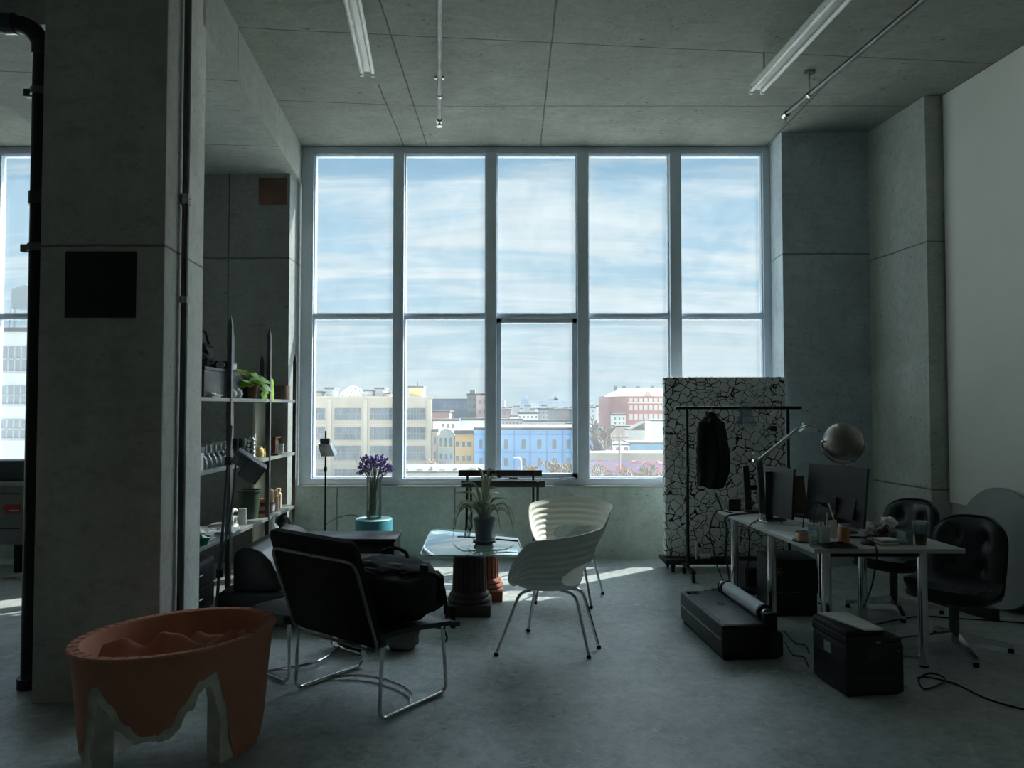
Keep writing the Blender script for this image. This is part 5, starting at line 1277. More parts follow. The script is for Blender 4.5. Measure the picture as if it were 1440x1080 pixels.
MB().box(-.025,.025,0,.028,-.025,.025,.004).make('body', M_BLACKPL, t); MB().tube([(-.06,.01,.0),(-.02,.01,.0)], .006, 6).make('pin', M_BLACKMETAL, t)
# ------------------------------------------------------------------ long desk
DZ = .74
A, B_, Cc = fl(1145,772,DZ), fl(1358,772,DZ), fl(1010,717,DZ)
Dd = B_+(Cc-A)
t = thing('desk', 'long grey topped desk on round chrome legs at the right', 'desk', ((A.x+B_.x)/2, (A.y+Cc.y)/2, 0))
MB().prism([(A.x,A.y),(B_.x,B_.y),(Dd.x,Dd.y),(Cc.x,Cc.y)], DZ-.028, DZ, None, .003).make('desk_top', pm('desk_laminate', C(196,198,194), .4, var=.05), t, w=True)
u_ = (Cc-A).normalized(); v_ = (B_-A).normalized(); LD = (Cc-A).length; WD = (B_-A).length
def dp(a, b, z=0): q = A+u_*a*LD+v_*b*WD; return Vector((q.x, q.y, z))
legs = [(.06,.13),(.06,.78),(.50,.1),(.49,.80),(.90,.08),(.92,.86)]
for a, b in legs:
    p = dp(a, b); MB().tube([(p.x,p.y,.012),(p.x,p.y,DZ-.029)], .03, 16).make('leg', M_CHROME, t, w=True)
    MB().lathe([(0,0),(.026,0),(.03,.012),(0,.012)], 16, (p.x,p.y,0)).make('foot', M_RUBBER, t, w=True)
q = MB()
for (a0,b0),(a1,b1) in (((.06,.13),(.06,.78)),((.49,.80),(.06,.78)),((.5,.1),(.06,.13)),((.9,.08),(.5,.1))): q.tube([dp(a0,b0,DZ-.05), dp(a1,b1,DZ-.05)], .018, 8)
q.make('apron_rail', M_BLACKMETAL, t, w=True)
p = dp(.06,.78); MB().tube([(p.x,p.y,.05),(p.x-.35,p.y+.16,.05)], .012, 8).make('foot_rail', M_CHROME, t, w=True)
def dk(px, py): v = fl(px, py, DZ); return v
# monitors -------------------------------------------------------------
def monitor(label, tl, tr, zt_, zb2, back, stand=None, name='monitor'):
    """tl, tr: (x,y) of the panel's ends; back: unit vector to the rear side"""
    a, b = Vector((*tl, 0)), Vector((*tr, 0)); c = (a+b)/2
    t = thing(name, label, 'monitor', (c.x, c.y, DZ))
    return t, a, b
mA = at(1141, 651, 5.38); mB = at(1223, 659, 4.92)
d = (mB-mA); d.z = 0; Lm = d.length; d.normalize(); nrm = Vector((d.y, -d.x, 0))     # towards the camera side
if nrm.y > 0: nrm = -nrm
t = thing('monitor', 'big grey monitor seen from behind on the right half of the desk', 'monitor', ((mA.x+mB.x)/2, (mA.y+mB.y)/2, DZ))
zt_, zb2 = .5*(mA.z+mB.z), DZ+.055
lean = nrm*.045
def slab(q, a, b, z0, z1, th, off=0.0, ln=lean, ins=0):
    dd = (b-a).normalized(); a = a+dd*ins; b = b-dd*ins
    lo0, lo1 = a+ln*1+nrm*off*-1, b+ln*1+nrm*off*-1
    P = []
    for z, l in ((z0, ln*1.0), (z1, ln*0.0)):
        for p_ in ((a,0),(b,0),(b,1),(a,1)):
            P.append(Vector((p_[0].x, p_[0].y, z))+l+nrm*(off+(th if p_[1] == 0 else 0)))
    q.hexa(P); return q
slab(MB(), mA, mB, zb2, zt_, .022).make('housing', M_CHARCOAL, t, w=True)
slab(MB(), mA, mB, zb2+.008, zt_-.008, .004, -.005, ins=.008).make('screen', pm('screen_glass', C(14,16,18), .12), t, w=True)
slab(MB(), mA+(mB-mA)*.18, mB-(mB-mA)*.14, zb2+.05, zt_-.19, .02, .0215).make('rear_bulge', M_CHARCOAL, t, w=True)
cm = (mA+mB)/2+nrm*.06; cm.z = 0
q = MB(); q.hexa([cm+d*-.05+Vector((0,0,DZ+.012)), cm+d*.05+Vector((0,0,DZ+.012)), cm+d*.05+nrm*.03+Vector((0,0,DZ+.012)), cm-d*.05+nrm*.03+Vector((0,0,DZ+.012)), cm+d*-.04-nrm*.005+Vector((0,0,DZ+.24)), cm+d*.04-nrm*.005+Vector((0,0,DZ+.24)), cm+d*.04+nrm*.02+Vector((0,0,DZ+.24)), cm-d*.04+nrm*.02+Vector((0,0,DZ+.24))]); q.make('stand_neck', M_BLACKPL, t, w=True)
q = MB(); q.cbox(cm+Vector((0,0,DZ+.007)), .24, .19, .012, .004, math.atan2(d.y,d.x)); q.make('stand_base', M_BLACKPL, t, w=True)
# cables behind the monitor
zc0 = DZ+.17
for k, (sd_, dz_, ln_, mt) in enumerate(((-.05,-.02,.13,M_CABLE),(.0,-.04,.1,M_CABLE),(.04,.02,.12,M_WHITEPL),(-.02,.0,.16,M_CABLE))):
    s0 = cm+d*(sd_*.4)+nrm*.05+Vector((0,0,zc0)); q = MB()
    q.tube(spline([s0, s0+nrm*.05+d*sd_+Vector((0,0,.03)), s0+nrm*.07+d*sd_*2.4+Vector((0,0,-.06)), Vector(((s0+nrm*.06+d*sd_*3).x, (s0+nrm*.06+d*sd_*3).y, DZ+.008))],6), .004, 6); q.make('cable', mt, t, w=True)
# monitor 2
mC, mD = at(1076, 653, 5.72), at(1119, 662, 5.36)
d2 = (mD-mC); d2.z = 0; d2.normalize(); nrm = Vector((d2.y,-d2.x,0)); nrm = -nrm if nrm.y > 0 else nrm
t = thing('monitor', 'slimmer grey monitor with a flat stand post behind the desk lamp', 'monitor', ((mC.x+mD.x)/2, (mC.y+mD.y)/2, DZ))
lean = nrm*.02; z2 = .5*(mC.z+mD.z)
slab(MB(), mC-d2*.02, mD, DZ+.045, z2, .02, 0, lean).make('housing', M_CHARCOAL, t, w=True)
slab(MB(), mC, mD, DZ+.053, z2-.008, .004, -.005, lean, .008).make('screen', pm('screen_glass', C(14,16,18)), t, w=True)
sb = dk(1090, 733); sb = Vector((sb.x, sb.y, 0))
q = MB(); p1, p2 = at(1081.5, 730, sb.y+.02), at(1080.5, 663, sb.y+.02)
q.box(p1.x-.028, p1.x+.028, sb.y+.01, sb.y+.03, DZ+.012, p2.z, .004); q.make('stand_post', M_CHARCOAL, t, w=True)
q = MB(); q.box(p1.x-.05, p1.x+.14, sb.y-.04, sb.y+.12, DZ, DZ+.012, .004); q.make('stand_base', M_BLACKPL, t, w=True)
q = MB(); q.tube([(p1.x+.02,sb.y+.03,z2-.12), (mC.x+.03,mC.y+.0,z2-.12)], .014, 8); q.make('stand_arm', M_BLACKPL, t, w=True)
# monitor 3 (edge on)
sb = dk(1058, 719)
t = thing('monitor', 'monitor standing edge on at the far end of the desk, left of the desk lamp', 'monitor', (sb.x, sb.y, DZ))
zt3 = Zp(655, sb.y)
q = MB(); xq = Xp(1052,sb.y); q.hexa([(xq-.026,sb.y,DZ+.012),(xq+.026,sb.y,DZ+.012),(xq+.026,sb.y+.02,DZ+.012),(xq-.026,sb.y+.02,DZ+.012),(xq-.05,sb.y,zt3),(xq+.0,sb.y,zt3),(xq+.0,sb.y+.02,zt3),(xq-.05,sb.y+.02,zt3)]); q.make('stand_post', M_CHARCOAL, t, w=True)
q = MB(); q.box(xq-.05,xq+.12,sb.y-.05,sb.y+.08,DZ,DZ+.012,.004); q.make('stand_base', M_CHARCOAL, t, w=True)
xr_ = Xp(1064,sb.y); q = MB(); q.box(xr_-.0,xr_+.022,sb.y-.16,sb.y+.03,DZ+.06,zt3-.01,.004); q.make('housing', M_BLACKPL, t, w=True)
q = MB(); q.box(xr_+.021,xr_+.026,sb.y-.15,sb.y+.02,DZ+.07,zt3-.02); q.make('screen', pm('screen_glass', C(14,16,18)), t, w=True)
q = MB(); q.box(xq+.0,xr_+.002,sb.y+.002,sb.y+.018,zt3-.2,zt3-.16); q.make('stand_arm', M_BLACKPL, t, w=True)
# desk lamp ------------------------------------------------------------
lb = dk(1088, 734.5)
t = thing('desk_lamp', 'silver articulated desk lamp with a long raised arm on the desk', 'lamp', (lb.x, lb.y, DZ))
MB().lathe([(0,0),(.108,0),(.11,.006),(.106,.02),(.03,.026),(0,.026)], 36).make('base', M_CHROME, t)
yl = lb.y
e0, e1, e2 = at(1071,732,yl), at(1066,648,yl), at(1122,603,yl)
e0.z = DZ+.02
MB().tube([e0, e0+Vector((0,0,.05))], .02, 12).make('socket', M_CHROME, t, w=True)
q = MB(); dv = (e1-e0).normalized(); q.tube([e0+Vector((0,0,.04)), e1], .017, 10); q.tube([e0+Vector((.025,0,.04)), e1+Vector((.022,0,0))], .012, 8); q.make('lower_arm', M_DARKSTEEL, t, w=True)
q = MB(); q.tube([e1+Vector((-.012,0,-.01)), e2], .013, 10); q.make('upper_arm', M_CHROME, t, w=True)
q = MB(); q.tube([e1+Vector((-.02,-.02,0)), e1+Vector((-.02,.03,0))], .018, 12); q.tube([e1+Vector((-.02,0,0)), at(1060,637,yl)], .004, 6); q.sphere(at(1060,637,yl), .008, 10, 8); q.make('elbow_joint', M_CHROME, t, w=True)
hd = [at(1123,606,yl), at(1146,606.5,yl), at(1144,598.5,yl), at(1132,599,yl)]
q = MB(); y0_, y1_ = -.045, .045; q.hexa([hd[0]+Vector((0,y0_,-.004)), hd[1]+Vector((0,y0_,-.004)), hd[1]+Vector((0,y1_,.0)), hd[0]+Vector((0,y1_,.0)), hd[3]+Vector((0,y0_*.8,.002)), hd[2]+Vector((0,y0_*.8,.002)), hd[2]+Vector((0,y1_*.8,.006)), hd[3]+Vector((0,y1_*.8,.006))]); hdo = q.make('lamp_head', pm('lamp_white', C(226,230,228), .3), t, w=True)
q = MB(); q.tube([e2+Vector((-.01,-.05,.0)), at(1133,598,yl)+Vector((0,-.05,0)), at(1148,601,yl)+Vector((0,-.05,0))], .005, 6); q.sphere(at(1129.5,596,yl), .009, 10, 8); q.make('head_bracket', M_CHROME, t, w=True)
# eyeball lamp ---------------------------------------------------------
YE = 5.25
ec = at(1185.5, 621, YE); er = 26.5/1040*YE
t = thing('globe_lamp', 'round brushed steel eyeball lamp held in a half ring behind the big monitor', 'lamp', (ec.x, ec.y, DZ))
q = MB(); M_ = Matrix.Translation(ec) @ Matrix.Rotation(-.45, 4, 'X') @ Matrix.Rotation(.25, 4, 'Y')
pr = [(er*math.sin(a), -er*math.cos(a)) for a in [k*PI*.82/22 for k in range(23)]]; pr[0] = (0, -er)
pr += [(pr[-1][0]-.004, pr[-1][1]), (er*.52, er*.5), (0, er*.42)]
q.lathe(pr, 40, M=M_); q.make('globe', pm('globe_metal', (.30,.28,.25,1), .34, 1, var=.06, scale=2, stretch=(1,1,3)), t, w=True)
q = MB(); q.tube([ec+Vector((math.cos(a)*(er+.02), -.0, math.sin(a)*(er+.02))) for a in [PI*1.0+k*PI/24*1.0 for k in range(25)]], .0085, 8)
for s in (-1, 1): q.tube([ec+Vector((s*(er+.014),0,0)), ec+Vector((s*(er-.004),0,0))], .01, 8)
q.make('half_ring', M_STEEL, t, w=True)
q = MB(); q.tube([ec+Vector((0,0,-er-.012)), Vector((ec.x,ec.y,DZ+.02))], .009, 10); q.make('stem', M_STEEL, t, w=True)
MB().lathe([(0,0),(.1,0),(.1,.012),(.02,.022),(0,.022)], 28).make('base', M_STEEL, t)
# things on the desk ---------------------------------------------------
def ond(name, label, cat, px, py, rz=0, dz=0, group=None):
    v = dk(px, py); v.z += dz; return thing(name, label, cat, v, rz, group)
t = ond('adapter', 'black cube shaped adapter at the far left corner of the desk', 'adapter', 1032, 718); MB().box(-.05,.05,-.03,.04,0,.1,.008).make('body', M_BLACKPL, t); MB().box(-.03,.03,-.034,-.03,.03,.08).make('front_plate', M_CHARCOAL, t)
t = ond('marker_pen', 'black pen leaning beyond the far left corner of the desk', 'pen', 1016, 719); MB().tube([(.0,0,.008),(-.045,.02,.13)], .008, 8).make('barrel', M_BLACKPL, t); MB().tube([(-.045,.02,.13),(-.052,.023,.15)], .009, 8).make('cap', pm('green_cap', C(40,80,56), .5), t)
t = ond('keyboard', 'white keyboard lying between lamp base and big monitor', 'keyboard', 1117, 737.5, -.75)
MB().box(-.2,.2,-.06,.06,0,.016,.004).make('body', M_WHITEPL, t)
q = MB()
for i in range(14):
    for j in range(4): q.box(-.19+i*.0274,-.19+i*.0274+.023,-.05+j*.026,-.05+j*.026+.022,.0155,.021)
q.make('keys', pm('key_grey', C(190,192,190), .5), t, smooth=0)
t = ond('keyboard', 'black keyboard shoved behind the white one under the monitor', 'keyboard', 1131, 727, -.75); MB().box(-.2,.2,-.06,.06,0,.016,.004).make('body', M_BLACKPL, t)
q = MB()
for i in range(14):
    for j in range(4): q.box(-.19+i*.0274,-.19+i*.0274+.023,-.05+j*.026,-.05+j*.026+.022,.0155,.021)
q.make('keys', M_CHARCOAL, t, smooth=0)
t = ond('brush_tube', 'tall clear tube of red handled brushes standing behind the drinking glass', 'brush holder', 1145, 736.5)
MB().lathe([(0,0),(.036,0),(.036,.2),(.033,.2),(.033,.006),(0,.006)], 20).make('tube', M_GLASS, t)
for k in range(7):
    a = k*.9; MB().tube([(math.cos(a)*.015,math.sin(a)*.015,.008),(math.cos(a)*.03+.01*(k%3),math.sin(a)*.03,.24+.025*(k%3))], .006, 6).make('brush_handle', pm('red_handle', C(150,46,54), .45), t)
q = MB(); q.tube([(-.012,0,.008),(-.028,0,.25)], .005, 6); q.sphere((-.032,0,.262), .02, 12, 8); q.make('pale_head', M_PAPER, t)
t = ond('tape_reel', 'reel of copper coloured wire lying near the desk edge', 'reel', 1131, 761)
MB().lathe([(0,0),(.075,0),(.075,.006),(0,.006)], 28).make('flange', M_BLACKPL, t); MB().lathe([(.02,.006),(.05,.006),(.052,.03),(.05,.056),(.02,.056),(.02,.006)], 28).make('coil', pm('copper_wire', (.62,.42,.26,1), .35, .8, var=.15, scale=60, stretch=(1,1,6)), t); MB().lathe([(.02,.056),(.053,.056),(.053,.06),(.02,.06),(.02,.056)], 28).make('top_ring', M_BLACKPL, t)
t = ond('drinking_glass', 'clear drinking glass with water at the near left corner of the desk', 'glass', 1144.5, 768)
MB().lathe([(0,0),(.03,0),(.035,.125),(.0325,.125),(.0275,.01),(0,.01)], 24).make('glass', M_GLASS, t); MB().lathe([(0,.0105),(.0272,.0105),(.029,.055),(0,.055)], 22).make('water', glass_thin('vase_water2', (.85,.93,.92,1), .02), t)
t = ond('pen_mug', 'white mug holding pens just right of the drinking glass', 'mug', 1159, 766.5)
MB().lathe([(0,0),(.034,0),(.037,.004),(.037,.118),(.033,.118),(.033,.008),(0,.008)], 26).make('mug', M_WHITEPL, t)
for k, (a, h, m_) in enumerate(((.4,.2,M_WHITEPL),(1.9,.16,M_BLACKPL),(3.6,.17,pm('pen_red', C(140,60,50), .4)))):
    MB().tube([(math.cos(a)*.012,math.sin(a)*.012,.01),(math.cos(a)*.028,math.sin(a)*.028,h)], .0045, 6).make('pen', m_, t)
t = ond('pencil_cup', 'dark cup with short pencils behind the white mug', 'cup', 1168, 748)
MB().lathe([(0,0),(.04,0),(.043,.1),(.039,.1),(.036,.008),(0,.008)], 22).make('cup', pm('oxblood_cup', C(70,40,40), .5), t)
for k in range(4): a = k*1.7; MB().tube([(math.cos(a)*.015,math.sin(a)*.015,.01),(math.cos(a)*.034,math.sin(a)*.034,.13+.02*(k%2))], .004, 6).make('pencil', M_PALEWOOD, t)
t = ond('white_card', 'white card leaning against the pencil cup', 'card', 1176, 757, .5); MB().hexa([(-.05,-.0,0),(.03,.0,0),(.03,.004,0),(-.05,.004,0),(-.01,.05,.11),(.07,.05,.11),(.07,.054,.11),(-.01,.054,.11)]).make('card', M_PAPER, t)
t = ond('jar', 'orange and glass jar with a pale lid in the middle of the near desk edge', 'jar', 1187, 763)
MB().lathe([(0,0),(.034,0),(.037,.01),(.037,.085),(.03,.1),(0,.1)], 24).make('body', pm('orange_jar', C(186,130,84), .3, var=.25, scale=20), t); MB().lathe([(0,.1),(.033,.1),(.033,.118),(0,.12)], 24).make('lid', M_STEEL, t)
t = ond('dark_cloth', 'crumpled dark cloth at the near edge of the desk below the jar', 'cloth', 1178, 769.5)
q = MB(); q.grid(lambda i, j: Vector((-.1+.2*i+.015*noise.noise(Vector((i*4,j*4,1))), -.06+.12*j+.015*noise.noise(Vector((i*4,j*4,4))), .012+.018*(1+noise.noise(Vector((i*5,j*5,9))))*math.sin(PI*i)*math.sin(PI*j))), 20, 16); q.solid(.004); q.make('cloth', M_BLACKFAB, t)
t = ond('computer_mouse', 'black computer mouse near the front edge of the desk', 'mouse', 1221, 766, .4); q = MB(); q.sphere((0,0,.0), 1, 20, 12, .032, .055, .034); bmesh.ops.bisect_plane(q.bm, geom=q.bm.verts[:]+q.bm.edges[:]+q.bm.faces[:], plane_co=(0,0,.001), plane_no=(0,0,-1), clear_outer=True); bmesh.ops.holes_fill(q.bm, edges=q.bm.edges[:]); q.make('shell', M_BLACKPL, t); MB().tube([(-.003,.02,.033),(.003,.02,.033)], .007, 10).make('scroll_wheel', M_CHARCOAL, t)
def crumple(name, label, px, py, r, m_, seed, cat='paper', dz=0):
    t = ond(name, label, cat, px, py, 0, dz); b = bmesh.new(); bmesh.ops.create_icosphere(b, subdivisions=3, radius=r)
    for v in b.verts: n = noise.noise(v.co/r*2.2+Vector((seed,0,0))); v.co *= 1+.42*n; v.co.z = v.co.z*.7+r*.62; v.co.z = max(.001, v.co.z)
    q = MB(); q.join(b); q.make('wad', m_, t, smooth=0); return t
crumple('paper_wad', 'crumpled white paper left of the dark wrapper on the desk', 1224, 752, .05, M_PAPER, 3)
crumple('snack_wrapper', 'crumpled dark red and silver wrapper on the desk beside the cables', 1245, 757, .062, pm('foil_wrap', C(110,84,84), .3, .4, var=.5, scale=20), 8, 'wrapper')
crumple('paper_wad', 'crumpled white napkin behind the dark wrapper on the desk', 1250, 741, .055, M_PAPER, 14)
crumple('paper_wad', 'flat crumpled tissue at the foot of the big monitor on the desk', 1232, 745, .04, M_GREYPAPER, 21)
t = ond('card_stack', 'small neat stack of white cards on the near edge of the desk', 'cards', 1246, 766, .0)
for k in range(4): MB().cbox((0,0,.006+k*.0095), .11, .09, .009, .001, .03*k).make('card_block', M_PAPER if k % 2 else M_GREYPAPER, t)
t = ond('clear_box', 'clear plastic box between the card stack and the coffee cup', 'box', 1267, 764, .05)
q = MB(); q.box(-.055,.055,-.04,.04,0,.004); q.box(-.055,-.052,-.04,.04,0,.085); q.box(.052,.055,-.04,.04,0,.085); q.box(-.055,.055,-.04,-.037,0,.085); q.box(-.055,.055,.037,.04,0,.085); q.make('box', mcl, t); MB().box(-.03,.03,-.02,.02,.005,.02,.002).make('content', M_PAPER, t)
t = ond('coffee_cup', 'clear plastic cup of iced coffee on the desk right end', 'cup', 1295, 766)
MB().lathe([(0,0),(.03,0),(.042,.125),(.044,.125),(.044,.13),(.041,.13),(.0285,.004),(0,.004)], 26).make('cup', mcl, t); MB().lathe([(0,.0045),(.0285,.0045),(.0345,.07),(0,.07)], 24).make('coffee', pm('coffee', C(92,60,38), .3), t); MB().lathe([(0,.131),(.046,.131),(.047,.14),(.04,.146),(0,.146)], 26).make('lid', mcl, t)
q = MB(); rr = random.Random(4)
for k in range(7): q.cbox((rr.uniform(-.02,.02),rr.uniform(-.02,.02),.078+.012*(k%3)), .018,.018,.016,.003, rr.random())
q.make('ice_cubes', mcl, t)
t = ond('cable_coil', 'dark cable bundle lying behind the jar on the desk', 'cable', 1205, 757); MB().tube(spline([(-.1,.02,.006),(-.03,-.02,.012),(.05,.0,.006),(.1,.05,.006),(.16,.03,.006)],6), .006, 6).make('cable', M_CABLE, t)
def cable(label, pts, r=.005, name='cable', m_=None):
    P = [Vector(p) for p in pts]; o = MB().tube(spline(P, 7), r, 7).make(name, m_ or M_CABLE, None, w=True, loc=P[-1]); return tag(o, label, 'cable')
ey = A.y
cable('black cable running from the big monitor over the near desk edge', [at(1205,720,4.85), dk(1212,742)+Vector((0,0,.02)), dk(1226,756)+Vector((0,0,.008)), dk(1231.5,770.5)+Vector((0,0,.008)), at(1233,778,ey-.015), at(1232,792,ey-.01), at(1224,830,ey+.15), fl(1218,872)+Vector((0,.1,.006))])
cable('black cable drooping from the left desk edge by the marker pen', [dk(1030,722)+Vector((0,0,.006)), dk(1012,719)+Vector((-.03,-.01,.0)), at(998,745,6.05), at(1003,772,6.0), at(1010,800,5.95), fl(1024,832)+Vector((0,0,.006))])
cable('thick black cable looping from the lamp base over the left desk edge', [dk(1068,722)+Vector((0,0,.008)), dk(1040,725)+Vector((0,0,.012)), dk(1027,727.5)+Vector((-.035,0,-.0)), at(1022,745,5.75), at(1021,780,5.75), fl(1029,836)+Vector((0,0,.008))], .008)
cable('thin black cable hanging straight down left of the middle desk legs', [dk(1066,732)+Vector((0,0,.006)), dk(1057,741)+Vector((-.02,0,.0)), at(1054,762,5.3), at(1052,790,5.3), at(1048,830,5.35), fl(1046,850)+Vector((0,.2,.006))])
cable('long black cable on the floor running to the right wall', [fl(1225,880)+Vector((0,0,.006)), fl(1290,868)+Vector((0,0,.006)), fl(1350,871)+Vector((0,0,.006)), fl(1400,874)+Vector((0,0,.006)), fl(1460,879)+Vector((0,0,.006))])
cable('cable loop on the floor between plotter and printer', [fl(1100,888)+Vector((.01,0,.006)), fl(1118,905)+Vector((0,0,.006)), fl(1132,908)+Vector((0,0,.006)), fl(1141,920)+Vector((-.015,0,.006))])
cable('second cable on the floor between plotter and printer', [fl(1098,905)+Vector((.03,0,.006)), fl(1115,922)+Vector((0,0,.006)), fl(1130,925)+Vector((0,0,.006)), fl(1140,938)+Vector((-.015,0,.006))])
cable('tangled black cable on the floor right of the printer', [fl(1285,955)+Vector((.02,0,.006)), fl(1310,948)+Vector((0,0,.006)), fl(1330,958)+Vector((0,0,.006)), fl(1300,972)+Vector((0,0,.012)), fl(1295,955)+Vector((0,0,.012)), fl(1340,962)+Vector((0,0,.006)), fl(1390,985)+Vector((0,0,.006)), fl(1450,1002)+Vector((0,0,.006))])
cable('thin cord hanging over the arm side below the window near the slim lamp', [at(457,738,7.35), at(475,728,7.6), at(500,725,7.7), at(520,745,7.75), at(540,775,7.7)], .004)
# ------------------------------------------------------------------ black carton with a ring badge under the desk
p = fl(1086, 867); p2 = fl(1147, 865)
t = thing('computer_case', 'black computer case with a round orange badge under the desk', 'computer', ((p.x+p2.x)/2, p.y+.16, 0))
wx = (p2.x-p.x)/2; hz2 = Zp(787, p.y)
MB().box(-wx, wx, -.16, .2, 0, hz2, .008).make('body', pm('case_black', C(20,23,32), .45, var=.1), t)
fx = lambda px: Xp(px, p.y)-(p.x+p2.x)/2
M_OR = pm('badge_orange', C(196,104,60), .5); M_BW = pm('badge_white', C(196,200,204), .5)
q = MB(); cz = Zp(804, p.y)
for k in range(10):
    a0 = 2*PI*k/10+.08; r = .026; q.tube([(fx(1092.8)+r*math.cos(a0+j*.09), -.1625, cz+r*math.sin(a0+j*.09)) for j in range(6)], .0032, 6)
q.make('badge_ring', M_OR, t)
q = MB()
for s in (-1, 1): q.tube([(fx(1092.8)+s*.010,-.1625,cz-.011),(fx(1092.8),-.1625,cz+.011)], .0022, 6)
q.tube([(fx(1092.8)-.006,-.1625,cz-.004),(fx(1092.8)+.006,-.1625,cz-.004)], .002, 6); q.make('badge_figure', M_BW, t)
q = MB(); zl = Zp(833, p.y)
for px, w_ in ((1092,.009),(1096,.009),(1103,.004),(1105.5,.004),(1108,.004),(1112.5,.009),(1117,.009),(1119,.004)): q.box(fx(px)-w_/2, fx(px)+w_/2, -.163, -.1595, zl-.004 if w_ > .005 else zl-.0025, zl+.004 if w_ > .005 else zl)
q.make('icon_row', M_BW, t, smooth=0)
for x in (-wx+.03, wx-.03): pass
# ------------------------------------------------------------------ plotter with paper roll
a, b_, c_ = fl(1016, 931), fl(956, 874), fl(1101, 927)
ax = (b_-a); L_ = ax.length; ang = math.atan2(-ax.x, ax.y); W_ = (c_-a).length
t = thing('plotter', 'large black plotter on the floor with a white paper roll along its back', 'printer', (a.x, a.y, 0), ang)
H_ = .225; W2 = W_*.76
MB().box(0, W2, 0, L_, .02, H_, .018, seg=3).make('body', M_BLACKPL, t)
MB().box(W2-.02, W_, .0, L_, .015, .17, .02, seg=3).make('rear_body', M_BLACKPL, t)
MB().box(.02, W_-.02, .03, L_-.03, 0, .022).make('foot_base', M_RUBBER, t)
MB().box(.02, W2-.02, .02, L_-.02, H_-.001, H_+.004, .002).make('top_lid', M_CHARCOAL, t)
MB().box(-.004, .002, .02, L_-.02, .128, .136).make('output_slot', M_STEEL, t)
MB().box(.03, .12, L_-.12, L_-.04, H_+.003, H_+.007).make('control_screen', pm('screen_glass', C(14,16,18)), t)
q = MB(); q.tube([(.17+.028*math.cos(k*PI/12), L_*.55+.028*math.sin(k*PI/12), H_+.004) for k in range(24)], .003, 6, True); q.box(.155,.163,L_*.55-.012,L_*.55+.012,H_+.003,H_+.006); q.box(.177,.185,L_*.55-.012,L_*.55+.012,H_+.003,H_+.006); q.make('round_logo', pm('logo_dark', C(26,28,30), .3), t)
yr0, yr1 = .09, L_-.05; zr_ = H_+.045; xr0 = W2+.02
MB().tube([(xr0,yr0+.05,zr_),(xr0,yr1-.08,zr_)], .047, 28).make('paper_roll', pm('roll_paper', C(214,222,226), .7, var=.03), t)
for y in (yr0+.02, yr1-.06): MB().tube([(xr0,y,zr_),(xr0,y+.025,zr_)], .052, 24).make('roll_flange', M_BLACKPL, t)
for y in (yr0-.02, yr1-.02): MB().tube([(xr0,y,zr_),(xr0,y+.035,zr_)], .036, 20).make('spindle_end', M_CHROME, t)
for y0_, y1_ in ((yr0-.06,yr0-.022),(yr1+.016,yr1+.05)): MB().box(xr0-.04,xr0+.05,y0_,y1_,.15,zr_+.02,.01).make('roll_cradle', M_BLACKPL, t)
# ------------------------------------------------------------------ multifunction printer
a, b_, c_ = fl(1190, 982), fl(1143, 950), fl(1279, 982)
ax = (b_-a); L_ = ax.length; ang = math.atan2(-ax.x, ax.y); W_ = (c_-a).length
t = thing('office_printer', 'black multifunction printer on the floor with a pale sheet on its lid', 'printer', (a.x, a.y, 0), ang)
MB().box(0, W_, 0, L_, .012, .285, .012).make('body', M_BLACKPL, t); MB().box(.02, W_-.02, .02, L_-.02, 0, .014).make('foot_base', M_RUBBER, t)
MB().box(-.004, W_*.68, -.01, L_*1.0, .284, .335, .008).make('scanner', M_BLACKPL, t); MB().box(-.0, W_*.66, -.0, L_*.98, .334, .368, .01).make('scanner_lid', M_BLACKPL, t)
MB().box(W_*.66, W_, .02, L_*.9, .284, .31, .006).make('output_tray', M_CHARCOAL, t)
MB().hexa([(W_*.30,-.02,.368),(W_*.62,-.02,.368),(W_*.60,L_*.96,.368),(W_*.08,L_*.96,.368),(W_*.30,-.02,.376),(W_*.62,-.02,.376),(W_*.60,L_*.96,.376),(W_*.08,L_*.96,.376)]).make('pale_sheet', M_PAPER, t, smooth=0)
for z in (.1,.19,.3,.345): MB().box(-.0085,-.002,.03,L_-.04,z,z+.006).make('side_groove', M_CHARCOAL, t)
MB().box(-.003,.002,L_*.42,L_*.62,.19,.255).make('side_sticker', M_GREYPAPER, t)
MB().box(W_*.36,W_*.6,-.004,.004,.20,.235,.002).make('control_panel', M_CHARCOAL, t); MB().box(W_*.5,W_*.58,-.013,-.008,.296,.302).make('logo_strip', M_STEEL, t)
MB().box(.03,W_-.03,-.006,.004,.03,.12,.003).make('paper_tray', M_CHARCOAL, t); MB().tube([(W_*.9,-.004,.245),(W_*.9,.004,.245)], .006, 10).make('power_button', M_STEEL, t)
